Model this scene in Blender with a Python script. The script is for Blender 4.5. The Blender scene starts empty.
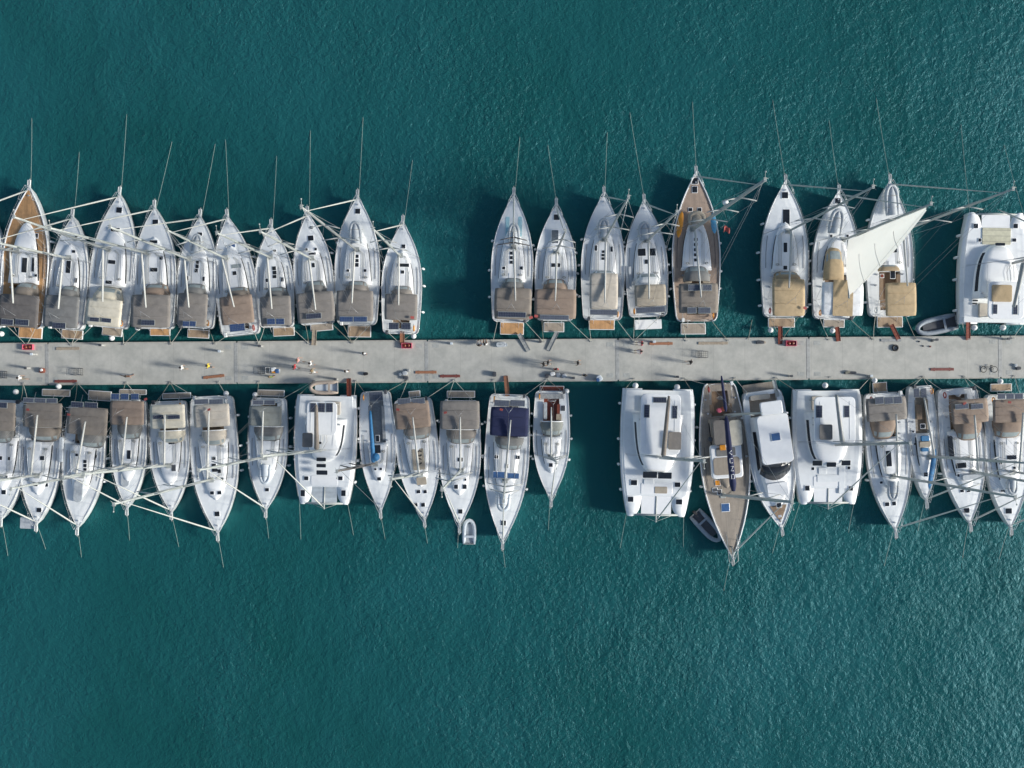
import bpy, bmesh, math, random
from mathutils import Vector, Matrix
random.seed(7)
R = math.radians
SC = bpy.context.scene
COL = SC.collection
H = 90.0          # camera height above the water, metres
S = 0.1           # metres per picture unit at the waterline (plan drawing scale)
REG = {'a': (0, 130, 3.4933), 'b': (140, 130, 3.4933), 'c': (280, 130, 3.4933), 'd': (480, 130, 3.4933),
       'e': (610, 130, 3.4933), 'f': (750, 130, 3.4933), 'g': (874, 130, 3.4933),
       'h': (0, 370, 4.04), 'i': (140, 370, 4.04), 'j': (280, 370, 4.04), 'k': (430, 370, 4.04),
       'l': (600, 370, 3.84), 'm': (730, 370, 4.04), 'n': (874, 370, 4.04), 'p': (0, 0, 1.0)}

def pt(r, x, y):
    ox, oy, k = REG[r]
    return (ox + x / k, oy + y / k)

def W(p, z=0.0):                      # survey coordinates -> world metres at height z
    k = S * (H - z) / H
    return Vector(((p[0] - 512) * k, (384 - p[1]) * k, z))

# ------------------------------------------------------------------ materials
MATS = {}
def nodes(name):
    m = bpy.data.materials.new(name); m.use_nodes = True
    nt = m.node_tree; b = nt.nodes['Principled BSDF']
    return m, nt, b
def mat(name, col, rough=0.5, var=0.12, scale=3.0, metal=0.0, bump=0.0, bscale=8.0, spec=0.5, fine=0.0, dirt=None, stretch=(1, 1, 1), coat=0.0):
    if name in MATS: return MATS[name]
    m, nt, b = nodes(name)
    N, Lk = nt.nodes, nt.links
    tc = N.new('ShaderNodeTexCoord'); mp = N.new('ShaderNodeMapping'); mp.inputs['Scale'].default_value = stretch
    Lk.new(tc.outputs['Object'], mp.inputs[0])
    oi = N.new('ShaderNodeObjectInfo'); ad = N.new('ShaderNodeVectorMath'); ad.operation = 'ADD'
    ml = N.new('ShaderNodeVectorMath'); ml.operation = 'SCALE'; ml.inputs['Scale'].default_value = 37.0
    cx = N.new('ShaderNodeCombineXYZ'); Lk.new(oi.outputs['Random'], cx.inputs[0]); Lk.new(oi.outputs['Random'], cx.inputs[1])
    Lk.new(cx.outputs[0], ml.inputs[0]); Lk.new(mp.outputs[0], ad.inputs[0]); Lk.new(ml.outputs[0], ad.inputs[1])
    no = N.new('ShaderNodeTexNoise'); no.inputs['Scale'].default_value = scale; no.inputs['Detail'].default_value = 6
    no.inputs['Roughness'].default_value = 0.65
    Lk.new(ad.outputs[0], no.inputs['Vector'])
    rp = N.new('ShaderNodeValToRGB'); c = Vector(col)
    lo = [max(0, v * (1 - var)) for v in c]; hi = [min(1, v * (1 + var)) for v in c]
    if dirt: lo = [a * 0.5 + d * 0.5 for a, d in zip(lo, dirt)]
    rp.color_ramp.elements[0].position = 0.32; rp.color_ramp.elements[0].color = (*lo, 1)
    rp.color_ramp.elements[1].position = 0.68; rp.color_ramp.elements[1].color = (*hi, 1)
    Lk.new(no.outputs['Fac'], rp.inputs[0]); Lk.new(rp.outputs[0], b.inputs['Base Color'])
    b.inputs['Roughness'].default_value = rough; b.inputs['Metallic'].default_value = metal
    b.inputs['Specular IOR Level'].default_value = spec
    if coat: b.inputs['Coat Weight'].default_value = coat
    if bump:
        n2 = N.new('ShaderNodeTexNoise'); n2.inputs['Scale'].default_value = bscale; n2.inputs['Detail'].default_value = 4
        Lk.new(ad.outputs[0], n2.inputs['Vector'])
        bp = N.new('ShaderNodeBump'); bp.inputs['Strength'].default_value = 1.0; bp.inputs['Distance'].default_value = bump
        Lk.new(n2.outputs['Fac'], bp.inputs['Height']); Lk.new(bp.outputs[0], b.inputs['Normal'])
    MATS[name] = m
    return m

def stripes(name, c1, c2, period, width, axis=0, rough=0.7, var=0.2, scale=2.5):
    """planked or seamed surface: thin dark seams every `period` metres along an object axis, with board to board variation"""
    if name in MATS: return MATS[name]
    m, nt, b = nodes(name); N, Lk = nt.nodes, nt.links
    tc = N.new('ShaderNodeTexCoord'); sp = N.new('ShaderNodeSeparateXYZ'); Lk.new(tc.outputs['Object'], sp.inputs[0])
    dv = N.new('ShaderNodeMath'); dv.operation = 'DIVIDE'; dv.inputs[1].default_value = period; Lk.new(sp.outputs[axis], dv.inputs[0])
    fr = N.new('ShaderNodeMath'); fr.operation = 'FRACT'; Lk.new(dv.outputs[0], fr.inputs[0])
    fl = N.new('ShaderNodeMath'); fl.operation = 'FLOOR'; Lk.new(dv.outputs[0], fl.inputs[0])
    lt = N.new('ShaderNodeMath'); lt.operation = 'LESS_THAN'; lt.inputs[1].default_value = width / period; Lk.new(fr.outputs[0], lt.inputs[0])
    wn = N.new('ShaderNodeTexWhiteNoise'); wn.noise_dimensions = '1D'; Lk.new(fl.outputs[0], wn.inputs['W'])
    no = N.new('ShaderNodeTexNoise'); no.inputs['Scale'].default_value = scale; no.inputs['Detail'].default_value = 6
    Lk.new(tc.outputs['Object'], no.inputs['Vector'])
    a = N.new('ShaderNodeMath'); a.operation = 'MULTIPLY_ADD'; a.inputs[1].default_value = 0.35
    Lk.new(wn.outputs['Value'], a.inputs[0]); Lk.new(no.outputs['Fac'], a.inputs[2])
    rp = N.new('ShaderNodeValToRGB')
    rp.color_ramp.elements[0].position = 0.35; rp.color_ramp.elements[0].color = (*[v * (1 - var) for v in c1], 1)
    rp.color_ramp.elements[1].position = 1.0; rp.color_ramp.elements[1].color = (*[min(1, v * (1 + var)) for v in c1], 1)
    Lk.new(a.outputs[0], rp.inputs[0])
    mx = N.new('ShaderNodeMix'); mx.data_type = 'RGBA'; Lk.new(lt.outputs[0], mx.inputs['Factor'])
    Lk.new(rp.outputs[0], mx.inputs['A']); mx.inputs['B'].default_value = (*c2, 1)
    Lk.new(mx.outputs['Result'], b.inputs['Base Color']); b.inputs['Roughness'].default_value = rough
    MATS[name] = m
    return m

M = {}
M['gelcoat'] = mat('white gelcoat', (.80, .81, .81), .28, .05, 1.2, coat=.3)
M['nonskid'] = mat('pale non skid deck', (.80, .82, .82), .5, .045, 1.6, bump=.002, bscale=60)
M['nonskid2'] = mat('warm non skid deck', (.67, .67, .65), .6, .09, 2.0, bump=.002, bscale=60)
M['roof'] = mat('coachroof white', (.86, .865, .86), .35, .035, 1.6)
M['glass'] = mat('smoked acrylic', (.018, .022, .028), .12, .3, 3)
M['softglass'] = mat('clear vinyl window', (.30, .34, .34), .2, .2, 2)
M['steel'] = mat('stainless steel', (.62, .63, .64), .35, .1, 4, metal=.45)
M['alloy'] = mat('painted alloy spar', (.40, .42, .40), .4, .08, 2)
M['alloyd'] = mat('dull grey spar', (.33, .34, .33), .45, .1, 2)
M['darkspar'] = mat('dark brown spar', (.13, .11, .10), .45, .1, 2)
M['sail'] = mat('furled sailcloth', (.52, .52, .49), .7, .08, 3, bump=.01, bscale=10)
M['sailcloth'] = mat('cream sailcloth', (.76, .76, .74), .75, .04, .8, bump=.02, bscale=1.2)
def _translucent(m):
    N, Lk = m.node_tree.nodes, m.node_tree.links; b = N['Principled BSDF']; o = [n for n in N if n.type == 'OUTPUT_MATERIAL'][0]
    t = N.new('ShaderNodeBsdfTranslucent'); t.inputs['Color'].default_value = (.72, .72, .69, 1); x = N.new('ShaderNodeMixShader'); x.inputs[0].default_value = .5
    Lk.new(b.outputs[0], x.inputs[1]); Lk.new(t.outputs[0], x.inputs[2]); Lk.new(x.outputs[0], o.inputs['Surface'])
_translucent(M['sailcloth'])
M['rope'] = mat('pale rope', (.50, .50, .44), .9, .2, 10)
M['bowrope'] = mat('algae stained rope', (.30, .36, .32), .9, .2, 10)
M['ropedark'] = mat('weathered rope', (.28, .27, .22), .9, .25, 10)
M['wire'] = mat('rigging wire', (.38, .39, .40), .35, .1, 5, metal=.6)
M['fender'] = mat('fender vinyl', (.76, .77, .76), .4, .08, 4)
M['black'] = mat('black rubber', (.02, .02, .022), .6, .2, 6)
M['darkgrey'] = mat('dark grey plastic', (.07, .075, .085), .5, .2, 6)
M['rib'] = mat('grey inflatable fabric', (.27, .31, .35), .55, .12, 4)
M['ribpale'] = mat('pale inflatable fabric', (.55, .60, .64), .5, .1, 4)
M['ribtan'] = mat('tan inflatable fabric', (.40, .33, .27), .6, .12, 4)
M['cover'] = mat('silver grey boat cover', (.44, .47, .49), .6, .14, 2.5, bump=.03, bscale=4)
M['coverdark'] = mat('dark boat cover', (.10, .12, .14), .6, .2, 3, bump=.03, bscale=4)
M['orange'] = mat('orange plastic', (.75, .30, .03), .4, .12, 3)
M['blue'] = mat('bright blue canvas', (.03, .17, .36), .65, .2, 4, bump=.02, bscale=8)
M['cyanblue'] = mat('pale blue board', (.10, .36, .55), .4, .12, 3)
M['bluehatch'] = mat('blue tinted hatch', (.06, .13, .28), .2, .15, 3)
M['cyanpale'] = mat('pale cyan deck paint', (.38, .62, .68), .5, .08, 3)
M['red'] = mat('red cloth', (.34, .07, .06), .7, .15, 4)
M['pink'] = mat('pink red plastic', (.62, .12, .18), .45, .12, 5)
M['antifoul'] = mat('antifouling', (.02, .035, .08), .7, .2, 2)
M['mahog'] = mat('varnished mahogany', (.22, .06, .035), .35, .25, 5)
M['plankorange'] = mat('orange brown plank', (.34, .155, .085), .6, .22, 5, stretch=(1, 6, 1))
M['planktan'] = mat('weathered tan plank', (.36, .30, .23), .8, .22, 5)
M['plankgrey'] = mat('grey plank', (.32, .33, .33), .8, .2, 5)
M['plankmaroon'] = mat('maroon plank', (.20, .06, .05), .6, .22, 5)
M['letter'] = mat('white lettering', (.8, .8, .8), .6, .02, 3)
FAB = {'taupe': (.225, .195, .165), 'grey': (.185, .185, .18), 'greybrown': (.225, .205, .185), 'brown': (.27, .205, .16), 'tan': (.46, .345, .205),
       'cream': (.62, .57, .46), 'navy': (.016, .022, .070), 'greygreen': (.23, .24, .22), 'beige': (.50, .45, .38), 'tandark': (.36, .27, .17),
       'white': (.74, .75, .75), 'sand': (.38, .33, .26), 'tape': (.13, .12, .115)}
for k, c in FAB.items():
    M['f_' + k] = mat('canvas ' + k, c, .85, .13, 1.7, bump=.035, bscale=1.6)
M['teak'] = stripes('teak planking', (.30, .205, .13), (.05, .04, .03), .07, .008)
M['teakgrey'] = stripes('weathered teak planking', (.37, .315, .255), (.08, .07, .06), .07, .008, var=.12)
M['teakwarm'] = stripes('warm teak planking', (.43, .32, .245), (.12, .09, .07), .07, .008, var=.12)
M['teakorange'] = stripes('oiled teak planking', (.55, .31, .14), (.12, .07, .04), .07, .008)
M['teaktan'] = stripes('tan synthetic planking', (.40, .29, .19), (.07, .05, .04), .07, .01)
def panel_mat(name, c):
    m, nt, b = nodes(name); N, Lk = nt.nodes, nt.links
    tc = N.new('ShaderNodeTexCoord')
    br = N.new('ShaderNodeTexBrick'); br.offset = 0; br.inputs['Scale'].default_value = 1.0
    br.inputs['Brick Width'].default_value = .16; br.inputs['Row Height'].default_value = .16; br.inputs['Mortar Size'].default_value = .006
    br.inputs['Color1'].default_value = (*c, 1); br.inputs['Color2'].default_value = (*[v * 1.25 for v in c], 1); br.inputs['Mortar'].default_value = (.2, .22, .26, 1)
    Lk.new(tc.outputs['Object'], br.inputs['Vector']); Lk.new(br.outputs[0], b.inputs['Base Color'])
    b.inputs['Roughness'].default_value = .22
    return m
M['pv'] = panel_mat('solar cells dark', (.022, .028, .05)); M['pvblue'] = panel_mat('solar cells blue', (.022, .05, .13)); M['pvgrey'] = panel_mat('solar cells grey', (.075, .085, .11))
M['net'] = stripes('trampoline net', (.50, .54, .56), (.30, .35, .38), .12, .03, axis=1)
M['netcream'] = stripes('cream cushions', (.56, .54, .40), (.35, .33, .26), .55, .05, axis=1)

def hull_mat():
    m, nt, b = nodes('hull gelcoat with boot stripe'); N, Lk = nt.nodes, nt.links
    tc = N.new('ShaderNodeTexCoord'); sp = N.new('ShaderNodeSeparateXYZ'); Lk.new(tc.outputs['Object'], sp.inputs[0])
    rp = N.new('ShaderNodeValToRGB'); rp.color_ramp.interpolation = 'CONSTANT'
    e = rp.color_ramp.elements; e[0].position = 0; e[0].color = (.02, .03, .06, 1); e[1].position = .10; e[1].color = (.79, .80, .80, 1)
    Lk.new(sp.outputs[2], rp.inputs[0]); Lk.new(rp.outputs[0], b.inputs['Base Color'])
    b.inputs['Roughness'].default_value = .22; b.inputs['Coat Weight'].default_value = .3
    return m
M['hull'] = hull_mat()

# ------------------------------------------------------------------ mesh builder
class MB:
    def __init__(s): s.v = []; s.f = []; s.m = []; s.sm = []
    def add(s, vs, fs, mi=0, smooth=False):
        o = len(s.v); s.v += [tuple(v) for v in vs]
        for f in fs: s.f.append([o + i for i in f]); s.m.append(mi); s.sm.append(smooth)
    def box(s, c, d, mi=0, rz=0, taper=1.0, bev=0.0):
        hx, hy, hz = d[0] / 2, d[1] / 2, d[2] / 2
        if bev > 0:
            bev = min(bev, hx * .9, hy * .9)
            ring = []
            for cx, cy, a0 in ((hx - bev, hy - bev, 0), (-hx + bev, hy - bev, 90), (-hx + bev, -hy + bev, 180), (hx - bev, -hy + bev, 270)):
                for a in (0, 30, 60, 90): ring.append((cx + bev * math.cos(R(a0 + a)), cy + bev * math.sin(R(a0 + a))))
            b2 = min(bev * .35, hz * .8)
            lv = [(-hz, 1), (hz - b2, 1), (hz - b2 * .3, 1 - b2 * .35 / max(hx, hy)), (hz, 1 - b2 / max(hx, hy))]
            vs = []
            cs, sn = math.cos(rz), math.sin(rz)
            for z, k in lv:
                k2 = k if z < hz * .3 else k * (taper)
                for x, y in ring:
                    x, y = x * k2, y * k2; vs.append((c[0] + x * cs - y * sn, c[1] + x * sn + y * cs, c[2] + z))
            n = len(ring); fs = []
            for l in range(3):
                for i in range(n): fs.append((l * n + i, l * n + (i + 1) % n, (l + 1) * n + (i + 1) % n, (l + 1) * n + i))
            fs.append(tuple(range(3 * n, 4 * n))); fs.append(tuple(reversed(range(n))))
            s.add(vs, fs, mi); return
        vs = []
        cs, sn = math.cos(rz), math.sin(rz)
        for z, k in ((-hz, 1), (hz, taper)):
            for x, y in ((-hx, -hy), (hx, -hy), (hx, hy), (-hx, hy)):
                x, y = x * k, y * k
                vs.append((c[0] + x * cs - y * sn, c[1] + x * sn + y * cs, c[2] + z))
        s.add(vs, [(3, 2, 1, 0), (4, 5, 6, 7), (0, 1, 5, 4), (1, 2, 6, 5), (2, 3, 7, 6), (3, 0, 4, 7)], mi)
    def tube(s, path, r, mi=0, n=6, closed=False, sx=1.0):
        P = [Vector(p) for p in path]; k = len(P)
        rr = r if isinstance(r, (list, tuple)) else [r] * k
        rings = []
        for i, p in enumerate(P):
            if closed: t = P[(i + 1) % k] - P[i - 1]
            else: t = P[min(i + 1, k - 1)] - P[max(i - 1, 0)]
            if t.length < 1e-9: t = Vector((0, 0, 1))
            t.normalize()
            up = Vector((0, 0, 1)) if abs(t.z) < .9 else Vector((0, 1, 0))
            a = t.cross(up).normalized(); b = a.cross(t).normalized()
            rings.append([p + (a * math.cos(2 * math.pi * j / n) * sx + b * math.sin(2 * math.pi * j / n)) * rr[i] for j in range(n)])
        s.loft(rings, mi, close_path=closed, caps=not closed)
    def loft(s, rings, mi=0, close_ring=True, close_path=False, caps=False, smooth=True):
        n = len(rings[0]); k = len(rings); vs = [v for r in rings for v in r]; fs = []
        for i in range(k if close_path else k - 1):
            for j in range(n if close_ring else n - 1):
                a, b = i * n + j, i * n + (j + 1) % n; i2 = (i + 1) % k
                fs.append((a, b, i2 * n + (j + 1) % n, i2 * n + j))
        s.add(vs, fs, mi, smooth)
        if caps and close_ring:
            o = len(s.v) - len(vs)
            s.f.append([o + j for j in reversed(range(n))]); s.m.append(mi); s.sm.append(False)
            s.f.append([o + (k - 1) * n + j for j in range(n)]); s.m.append(mi); s.sm.append(False)
    def ball(s, c, r, mi=0, n=10, m=6, sz=1.0):
        rings = []
        for i in range(m + 1):
            a = -math.pi / 2 + math.pi * i / m
            rings.append([(c[0] + r * math.cos(a) * math.cos(2 * math.pi * j / n), c[1] + r * math.cos(a) * math.sin(2 * math.pi * j / n), c[2] + r * sz * math.sin(a)) for j in range(n)])
        s.loft(rings, mi)
    def build(s, name, mats, parent=None, loc=None):
        me = bpy.data.meshes.new(name); me.from_pydata(s.v, [], s.f)
        if not isinstance(mats, (list, tuple)): mats = [mats]
        for m in mats: me.materials.append(M[m] if isinstance(m, str) else m)
        me.polygons.foreach_set('material_index', s.m); me.polygons.foreach_set('use_smooth', s.sm)
        me.validate(); me.update()
        bm = bmesh.new(); bm.from_mesh(me); bmesh.ops.recalc_face_normals(bm, faces=bm.faces); bm.to_mesh(me); bm.free()
        o = bpy.data.objects.new(name, me); COL.objects.link(o)
        if parent: o.parent = parent
        if loc is not None: o.location = loc
        return o

def empty(name, loc, rz=0.0):
    o = bpy.data.objects.new(name, None); COL.objects.link(o); o.location = loc; o.rotation_euler = (0, 0, rz); o.empty_display_size = .5
    return o
def tag(o, label=None, cat=None, group=None, kind=None):
    if label: o['label'] = label
    if cat: o['category'] = cat
    if group: o['group'] = group
    if kind: o['kind'] = kind
    return o
def copy_tree(o, parent=None):
    c = o.copy(); COL.objects.link(c)
    if parent: c.parent = parent
    for ch in list(o.children): copy_tree(ch, c)
    return c

# ------------------------------------------------------------------ world, sun, camera
SUN_EL, SUN_AZ = R(23), R(-8.5)            # azimuth measured from +X (right), anticlockwise
sd = Vector((math.cos(SUN_EL) * math.cos(SUN_AZ), math.cos(SUN_EL) * math.sin(SUN_AZ), math.sin(SUN_EL)))
w = bpy.data.worlds.new('World'); SC.world = w; w.use_nodes = True
nt = w.node_tree; bg = nt.nodes['Background']; sky = nt.nodes.new('ShaderNodeTexSky'); sky.sky_type = 'NISHITA'; sky.sun_disc = False
sky.sun_elevation = SUN_EL; sky.sun_rotation = math.pi / 2 - SUN_AZ; sky.air_density = 1.0; sky.dust_density = 1.0; sky.ozone_density = 1.0
nt.links.new(sky.outputs[0], bg.inputs[0]); bg.inputs[1].default_value = .095
sl = bpy.data.lights.new('sun', 'SUN'); sl.energy = 3.7; sl.angle = R(9); sl.color = (.99, .96, .89)
so = bpy.data.objects.new('sun', sl); COL.objects.link(so); so.rotation_euler = sd.to_track_quat('Z', 'Y').to_euler(); so.location = sd * 150
cam = bpy.data.cameras.new('camera'); co = bpy.data.objects.new('camera', cam); COL.objects.link(co)
co.location = (0, 0, H); co.rotation_euler = (0, 0, 0); cam.sensor_width = 36; cam.lens = 18 / (51.2 / H); cam.clip_end = 5000; cam.clip_start = 1
SC.camera = co
SC.view_settings.view_transform = 'Standard'; SC.view_settings.look = 'None'; SC.view_settings.gamma = 1; SC.view_settings.use_curve_mapping = False
SC.view_settings.exposure = .5

# ------------------------------------------------------------------ water
DCOL, DBUMP, DMIX = (.011, .112, .110, 1), .72, .76
def water():
    E, D = 700.0, 45.0
    mb = MB(); mb.add([(-E, -E, -D), (E, -E, -D), (E, E, -D), (-E, E, -D), (-E, -E, 0), (E, -E, 0), (E, E, 0), (-E, E, 0)],
                      [(3, 2, 1, 0), (4, 5, 6, 7), (0, 1, 5, 4), (1, 2, 6, 5), (2, 3, 7, 6), (3, 0, 4, 7)])
    m, nt, b = nodes('sea water'); N, Lk = nt.nodes, nt.links
    N.remove(b)
    tc = N.new('ShaderNodeTexCoord')
    def noise(scale, rot, st, detail=4, rough=.55, dist=0.0):
        mp = N.new('ShaderNodeMapping'); mp.inputs['Scale'].default_value = st; mp.inputs['Rotation'].default_value = (0, 0, rot)
        Lk.new(tc.outputs['Object'], mp.inputs[0])
        t = N.new('ShaderNodeTexNoise'); t.inputs['Scale'].default_value = scale; t.inputs['Detail'].default_value = detail
        t.inputs['Roughness'].default_value = rough; t.inputs['Distortion'].default_value = dist
        Lk.new(mp.outputs[0], t.inputs['Vector']); return t
    w1 = noise(.25, R(20), (1.3, .85, 1), 3, .5, .4)
    w2 = noise(1.5, R(28), (1.05, 1.1, 1), 4, .65, .5)
    w3 = noise(3.6, R(15), (1.0, 1.15, 1), 3, .6, .3)
    def ma(op, a, bb, c=None):
        q = N.new('ShaderNodeMath'); q.operation = op
        for i, x in enumerate((a, bb, c)):
            if x is None: continue
            if isinstance(x, (int, float)): q.inputs[i].default_value = x
            else: Lk.new(x, q.inputs[i])
        return q.outputs[0]
    patch = noise(.05, .9, (1, 1, 1), 3)
    hgt = ma('MULTIPLY_ADD', w1.outputs['Fac'], .30, ma('MULTIPLY_ADD', w2.outputs['Fac'], .28, ma('MULTIPLY', w3.outputs['Fac'], .09)))
    amp = ma('MULTIPLY', hgt, ma('MULTIPLY_ADD', patch.outputs['Fac'], 1.9, 0.0))
    bp = N.new('ShaderNodeBump'); bp.inputs['Strength'].default_value = 1; bp.inputs['Distance'].default_value = .72
    Lk.new(amp, bp.inputs['Height'])
    fr = N.new('ShaderNodeFresnel'); fr.inputs['IOR'].default_value = 1.34; Lk.new(bp.outputs[0], fr.inputs['Normal'])
    gl = N.new('ShaderNodeBsdfGlossy'); gl.inputs['Roughness'].default_value = .33; gl.inputs['Color'].default_value = (.45, .85, 1, 1); Lk.new(bp.outputs[0], gl.inputs['Normal'])
    tr = N.new('ShaderNodeBsdfTransparent'); mx = N.new('ShaderNodeMixShader')
    # turbid top layer: fine suspended matter that scatters light right under the rippled surface
    df = N.new('ShaderNodeBsdfDiffuse'); df.inputs['Color'].default_value = DCOL
    bp2 = N.new('ShaderNodeBump'); bp2.inputs['Strength'].default_value = 1; bp2.inputs['Distance'].default_value = DBUMP
    Lk.new(amp, bp2.inputs['Height']); Lk.new(bp2.outputs[0], df.inputs['Normal'])
    big = noise(.045, .6, (1, .8, 1), 5, .6, .6); cr = N.new('ShaderNodeValToRGB'); cr.color_ramp.elements[0].position = .33; cr.color_ramp.elements[1].position = .67
    cr.color_ramp.elements[0].color = tuple(v * .86 for v in DCOL[:3]) + (1,); cr.color_ramp.elements[1].color = (DCOL[0] * 1.5, DCOL[1] * 1.12, DCOL[2] * 1.24, 1)
    Lk.new(big.outputs['Fac'], cr.inputs[0]); Lk.new(cr.outputs[0], df.inputs['Color'])
    m2 = N.new('ShaderNodeMixShader'); m2.inputs[0].default_value = DMIX; Lk.new(tr.outputs[0], m2.inputs[1]); Lk.new(df.outputs[0], m2.inputs[2])
    Lk.new(fr.outputs[0], mx.inputs[0]); Lk.new(m2.outputs[0], mx.inputs[1]); Lk.new(gl.outputs[0], mx.inputs[2])
    out = [n for n in N if n.type == 'OUTPUT_MATERIAL'][0]; Lk.new(mx.outputs[0], out.inputs['Surface'])
    sc = N.new('ShaderNodeVolumeScatter'); ab = N.new('ShaderNodeVolumeAbsorption'); ad = N.new('ShaderNodeAddShader')
    # scatter coefficient = colour * density ; absorption = (1 - colour) * density
    sc.inputs['Color'].default_value = (.10, .70, .68, 1); sc.inputs['Density'].default_value = .35; sc.inputs['Anisotropy'].default_value = -.2
    ab.inputs['Color'].default_value = (.05, .93, .93, 1); ab.inputs['Density'].default_value = .60
    Lk.new(sc.outputs[0], ad.inputs[0]); Lk.new(ab.outputs[0], ad.inputs[1]); Lk.new(ad.outputs[0], out.inputs['Volume'])
    o = mb.build('water', m); tag(o, kind='structure')
water()
SC.cycles.volume_bounces = 0; SC.cycles.transparent_max_bounces = 16


# ------------------------------------------------------------------ pier (floating pontoon sections)
PZ = .62
def pier_y(x, top): return (344.2 - 7.2 * x / 1024) if top else (384.6 - 7.4 * x / 1024)
def concrete():
    m, nt, b = nodes('pontoon concrete'); N, Lk = nt.nodes, nt.links
    tc = N.new('ShaderNodeTexCoord'); g = N.new('ShaderNodeNewGeometry')
    n1 = N.new('ShaderNodeTexNoise'); n1.inputs['Scale'].default_value = .7; n1.inputs['Detail'].default_value = 8; n1.inputs['Roughness'].default_value = .7
    n2 = N.new('ShaderNodeTexNoise'); n2.inputs['Scale'].default_value = 9; n2.inputs['Detail'].default_value = 4
    Lk.new(g.outputs['Position'], n1.inputs['Vector']); Lk.new(g.outputs['Position'], n2.inputs['Vector'])
    rp = N.new('ShaderNodeValToRGB'); e = rp.color_ramp.elements
    e[0].position = .30; e[0].color = (.36, .36, .33, 1); e[1].position = .64; e[1].color = (.51, .50, .455, 1)
    Lk.new(n1.outputs['Fac'], rp.inputs[0])
    sp = N.new('ShaderNodeSeparateXYZ'); Lk.new(tc.outputs['Object'], sp.inputs[0])
    fr = N.new('ShaderNodeMath'); fr.operation = 'PINGPONG'; fr.inputs[1].default_value = 1.55; Lk.new(sp.outputs[0], fr.inputs[0])
    lt = N.new('ShaderNodeMath'); lt.operation = 'LESS_THAN'; lt.inputs[1].default_value = .025; Lk.new(fr.outputs[0], lt.inputs[0])
    mu = N.new('ShaderNodeMath'); mu.operation = 'MULTIPLY'; mu.inputs[1].default_value = .25; Lk.new(lt.outputs[0], mu.inputs[0])
    mx = N.new('ShaderNodeMix'); mx.data_type = 'RGBA'; mx.inputs['B'].default_value = (.22, .21, .19, 1)
    Lk.new(mu.outputs[0], mx.inputs['Factor']); Lk.new(rp.outputs[0], mx.inputs['A'])
    Lk.new(mx.outputs['Result'], b.inputs['Base Color']); b.inputs['Roughness'].default_value = .85
    bp = N.new('ShaderNodeBump'); bp.inputs['Distance'].default_value = .01; Lk.new(n2.outputs['Fac'], bp.inputs['Height']); Lk.new(bp.outputs[0], b.inputs['Normal'])
    return m
M['concrete'] = concrete(); M['kerb'] = mat('kerb concrete', (.42, .41, .37), .85, .15, 3, bump=.01); M['plate'] = mat('galvanised plate', (.38, .385, .37), .6, .2, 4, metal=.1)
M['patch'] = mat('cover plate', (.38, .39, .37), .7, .2, 4)
ang = math.atan2(7.3, 1024)
joints = [-138, 51, 238.6, 428, 617.5, 807, 997.5, 1188]
plabel = ['leftmost pontoon section, cut by the left edge of the view', 'pontoon section with the yellow shirted walker and a wire trolley', 'pontoon section where the small group of people walks',
          'pontoon section in front of the navy canopied yacht', 'pontoon section with the dark clad pair walking, before the wide gap', 'pontoon section behind the boat with hoisted sail, holding the black tyre', 'rightmost pontoon section, cut by the right edge of the view']
plabel[1] = 'pontoon section carrying the long red plank and the walker with spread arms'
plabel[2] = 'pontoon section where the close group of four people walks'
plabel[3] = 'pontoon section where grey gangways land and a dark clad pair walks'
plabel[4] = 'pontoon section with a pink crate beside a brown gangway and an empty trolley'
plabel[5] = 'pontoon section with the black tyre and the bicycle'
def PW(x, v, z=PZ):                     # point on the pier: along x, v in 0..1 across from the upper to the lower edge
    y = pier_y(x, True) * (1 - v) + pier_y(x, False) * v
    return W((x, y), z)
for i in range(7):
    a, bx = joints[i], joints[i + 1]
    pc = PW((a + bx) / 2, .5, 0); root = empty('pontoon', (pc.x, pc.y, 0), ang)
    tag(root, 'grey concrete ' + plabel[i], 'pontoon', 'concrete pontoon sections of the pier')
    L = (bx - a) * S * (H - PZ) / H - .012; wd = 3.98
    mb = MB(); mb.box((0, 0, PZ / 2 - .25), (L, wd, PZ + .5)); mb.build('deck_slab', 'concrete', root)
    for sgn in (1, -1):
        mb = MB(); mb.box((0, sgn * (wd / 2 + .062), PZ - .13), (L - .02, .12, .22)); mb.build('rubbing_strake', 'kerb', root)
    mb = MB(); mb.box((L / 2 + .005, 0, PZ + .010), (.34, wd - .04, .014)); mb.build('joint_plate', 'plate', root)
    for sx in (1, -1):
        for sy in (1, -1):
            mb = MB(); mb.box((sx * (L / 2 - .75), sy * (wd / 2 - .45), PZ + .006), (.62, .42, .01)); mb.build('cover_plate', 'patch', root)

# ------------------------------------------------------------------ boats
BOATS = []
def halfbeam(t, B, full=.86, p=1.9):
    tm = .42
    if t < .04: B = B * (.78 + .22 * math.sqrt(max(0, 1 - (1 - t / .04) ** 2)))
    if t < tm: return B * (full + (1 - full) * math.sin(math.pi / 2 * t / tm))
    s = (t - tm) / (1 - tm)
    return max(B * (1 - s ** p), .03)

def make_frame(bow, stern, name, z=1.25):
    b = W(bow, z); s = W(stern, z); d = (b - s); L = d.length
    rz = math.atan2(-d.x, d.y)
    root = empty(name, (s.x, s.y, 0), rz)
    inv = Matrix.Rotation(-rz, 3, 'Z')
    def loc(p, z):
        q = W(p, z) - Vector((s.x, s.y, 0)); q = inv @ q
        return q
    return root, loc, L

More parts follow.
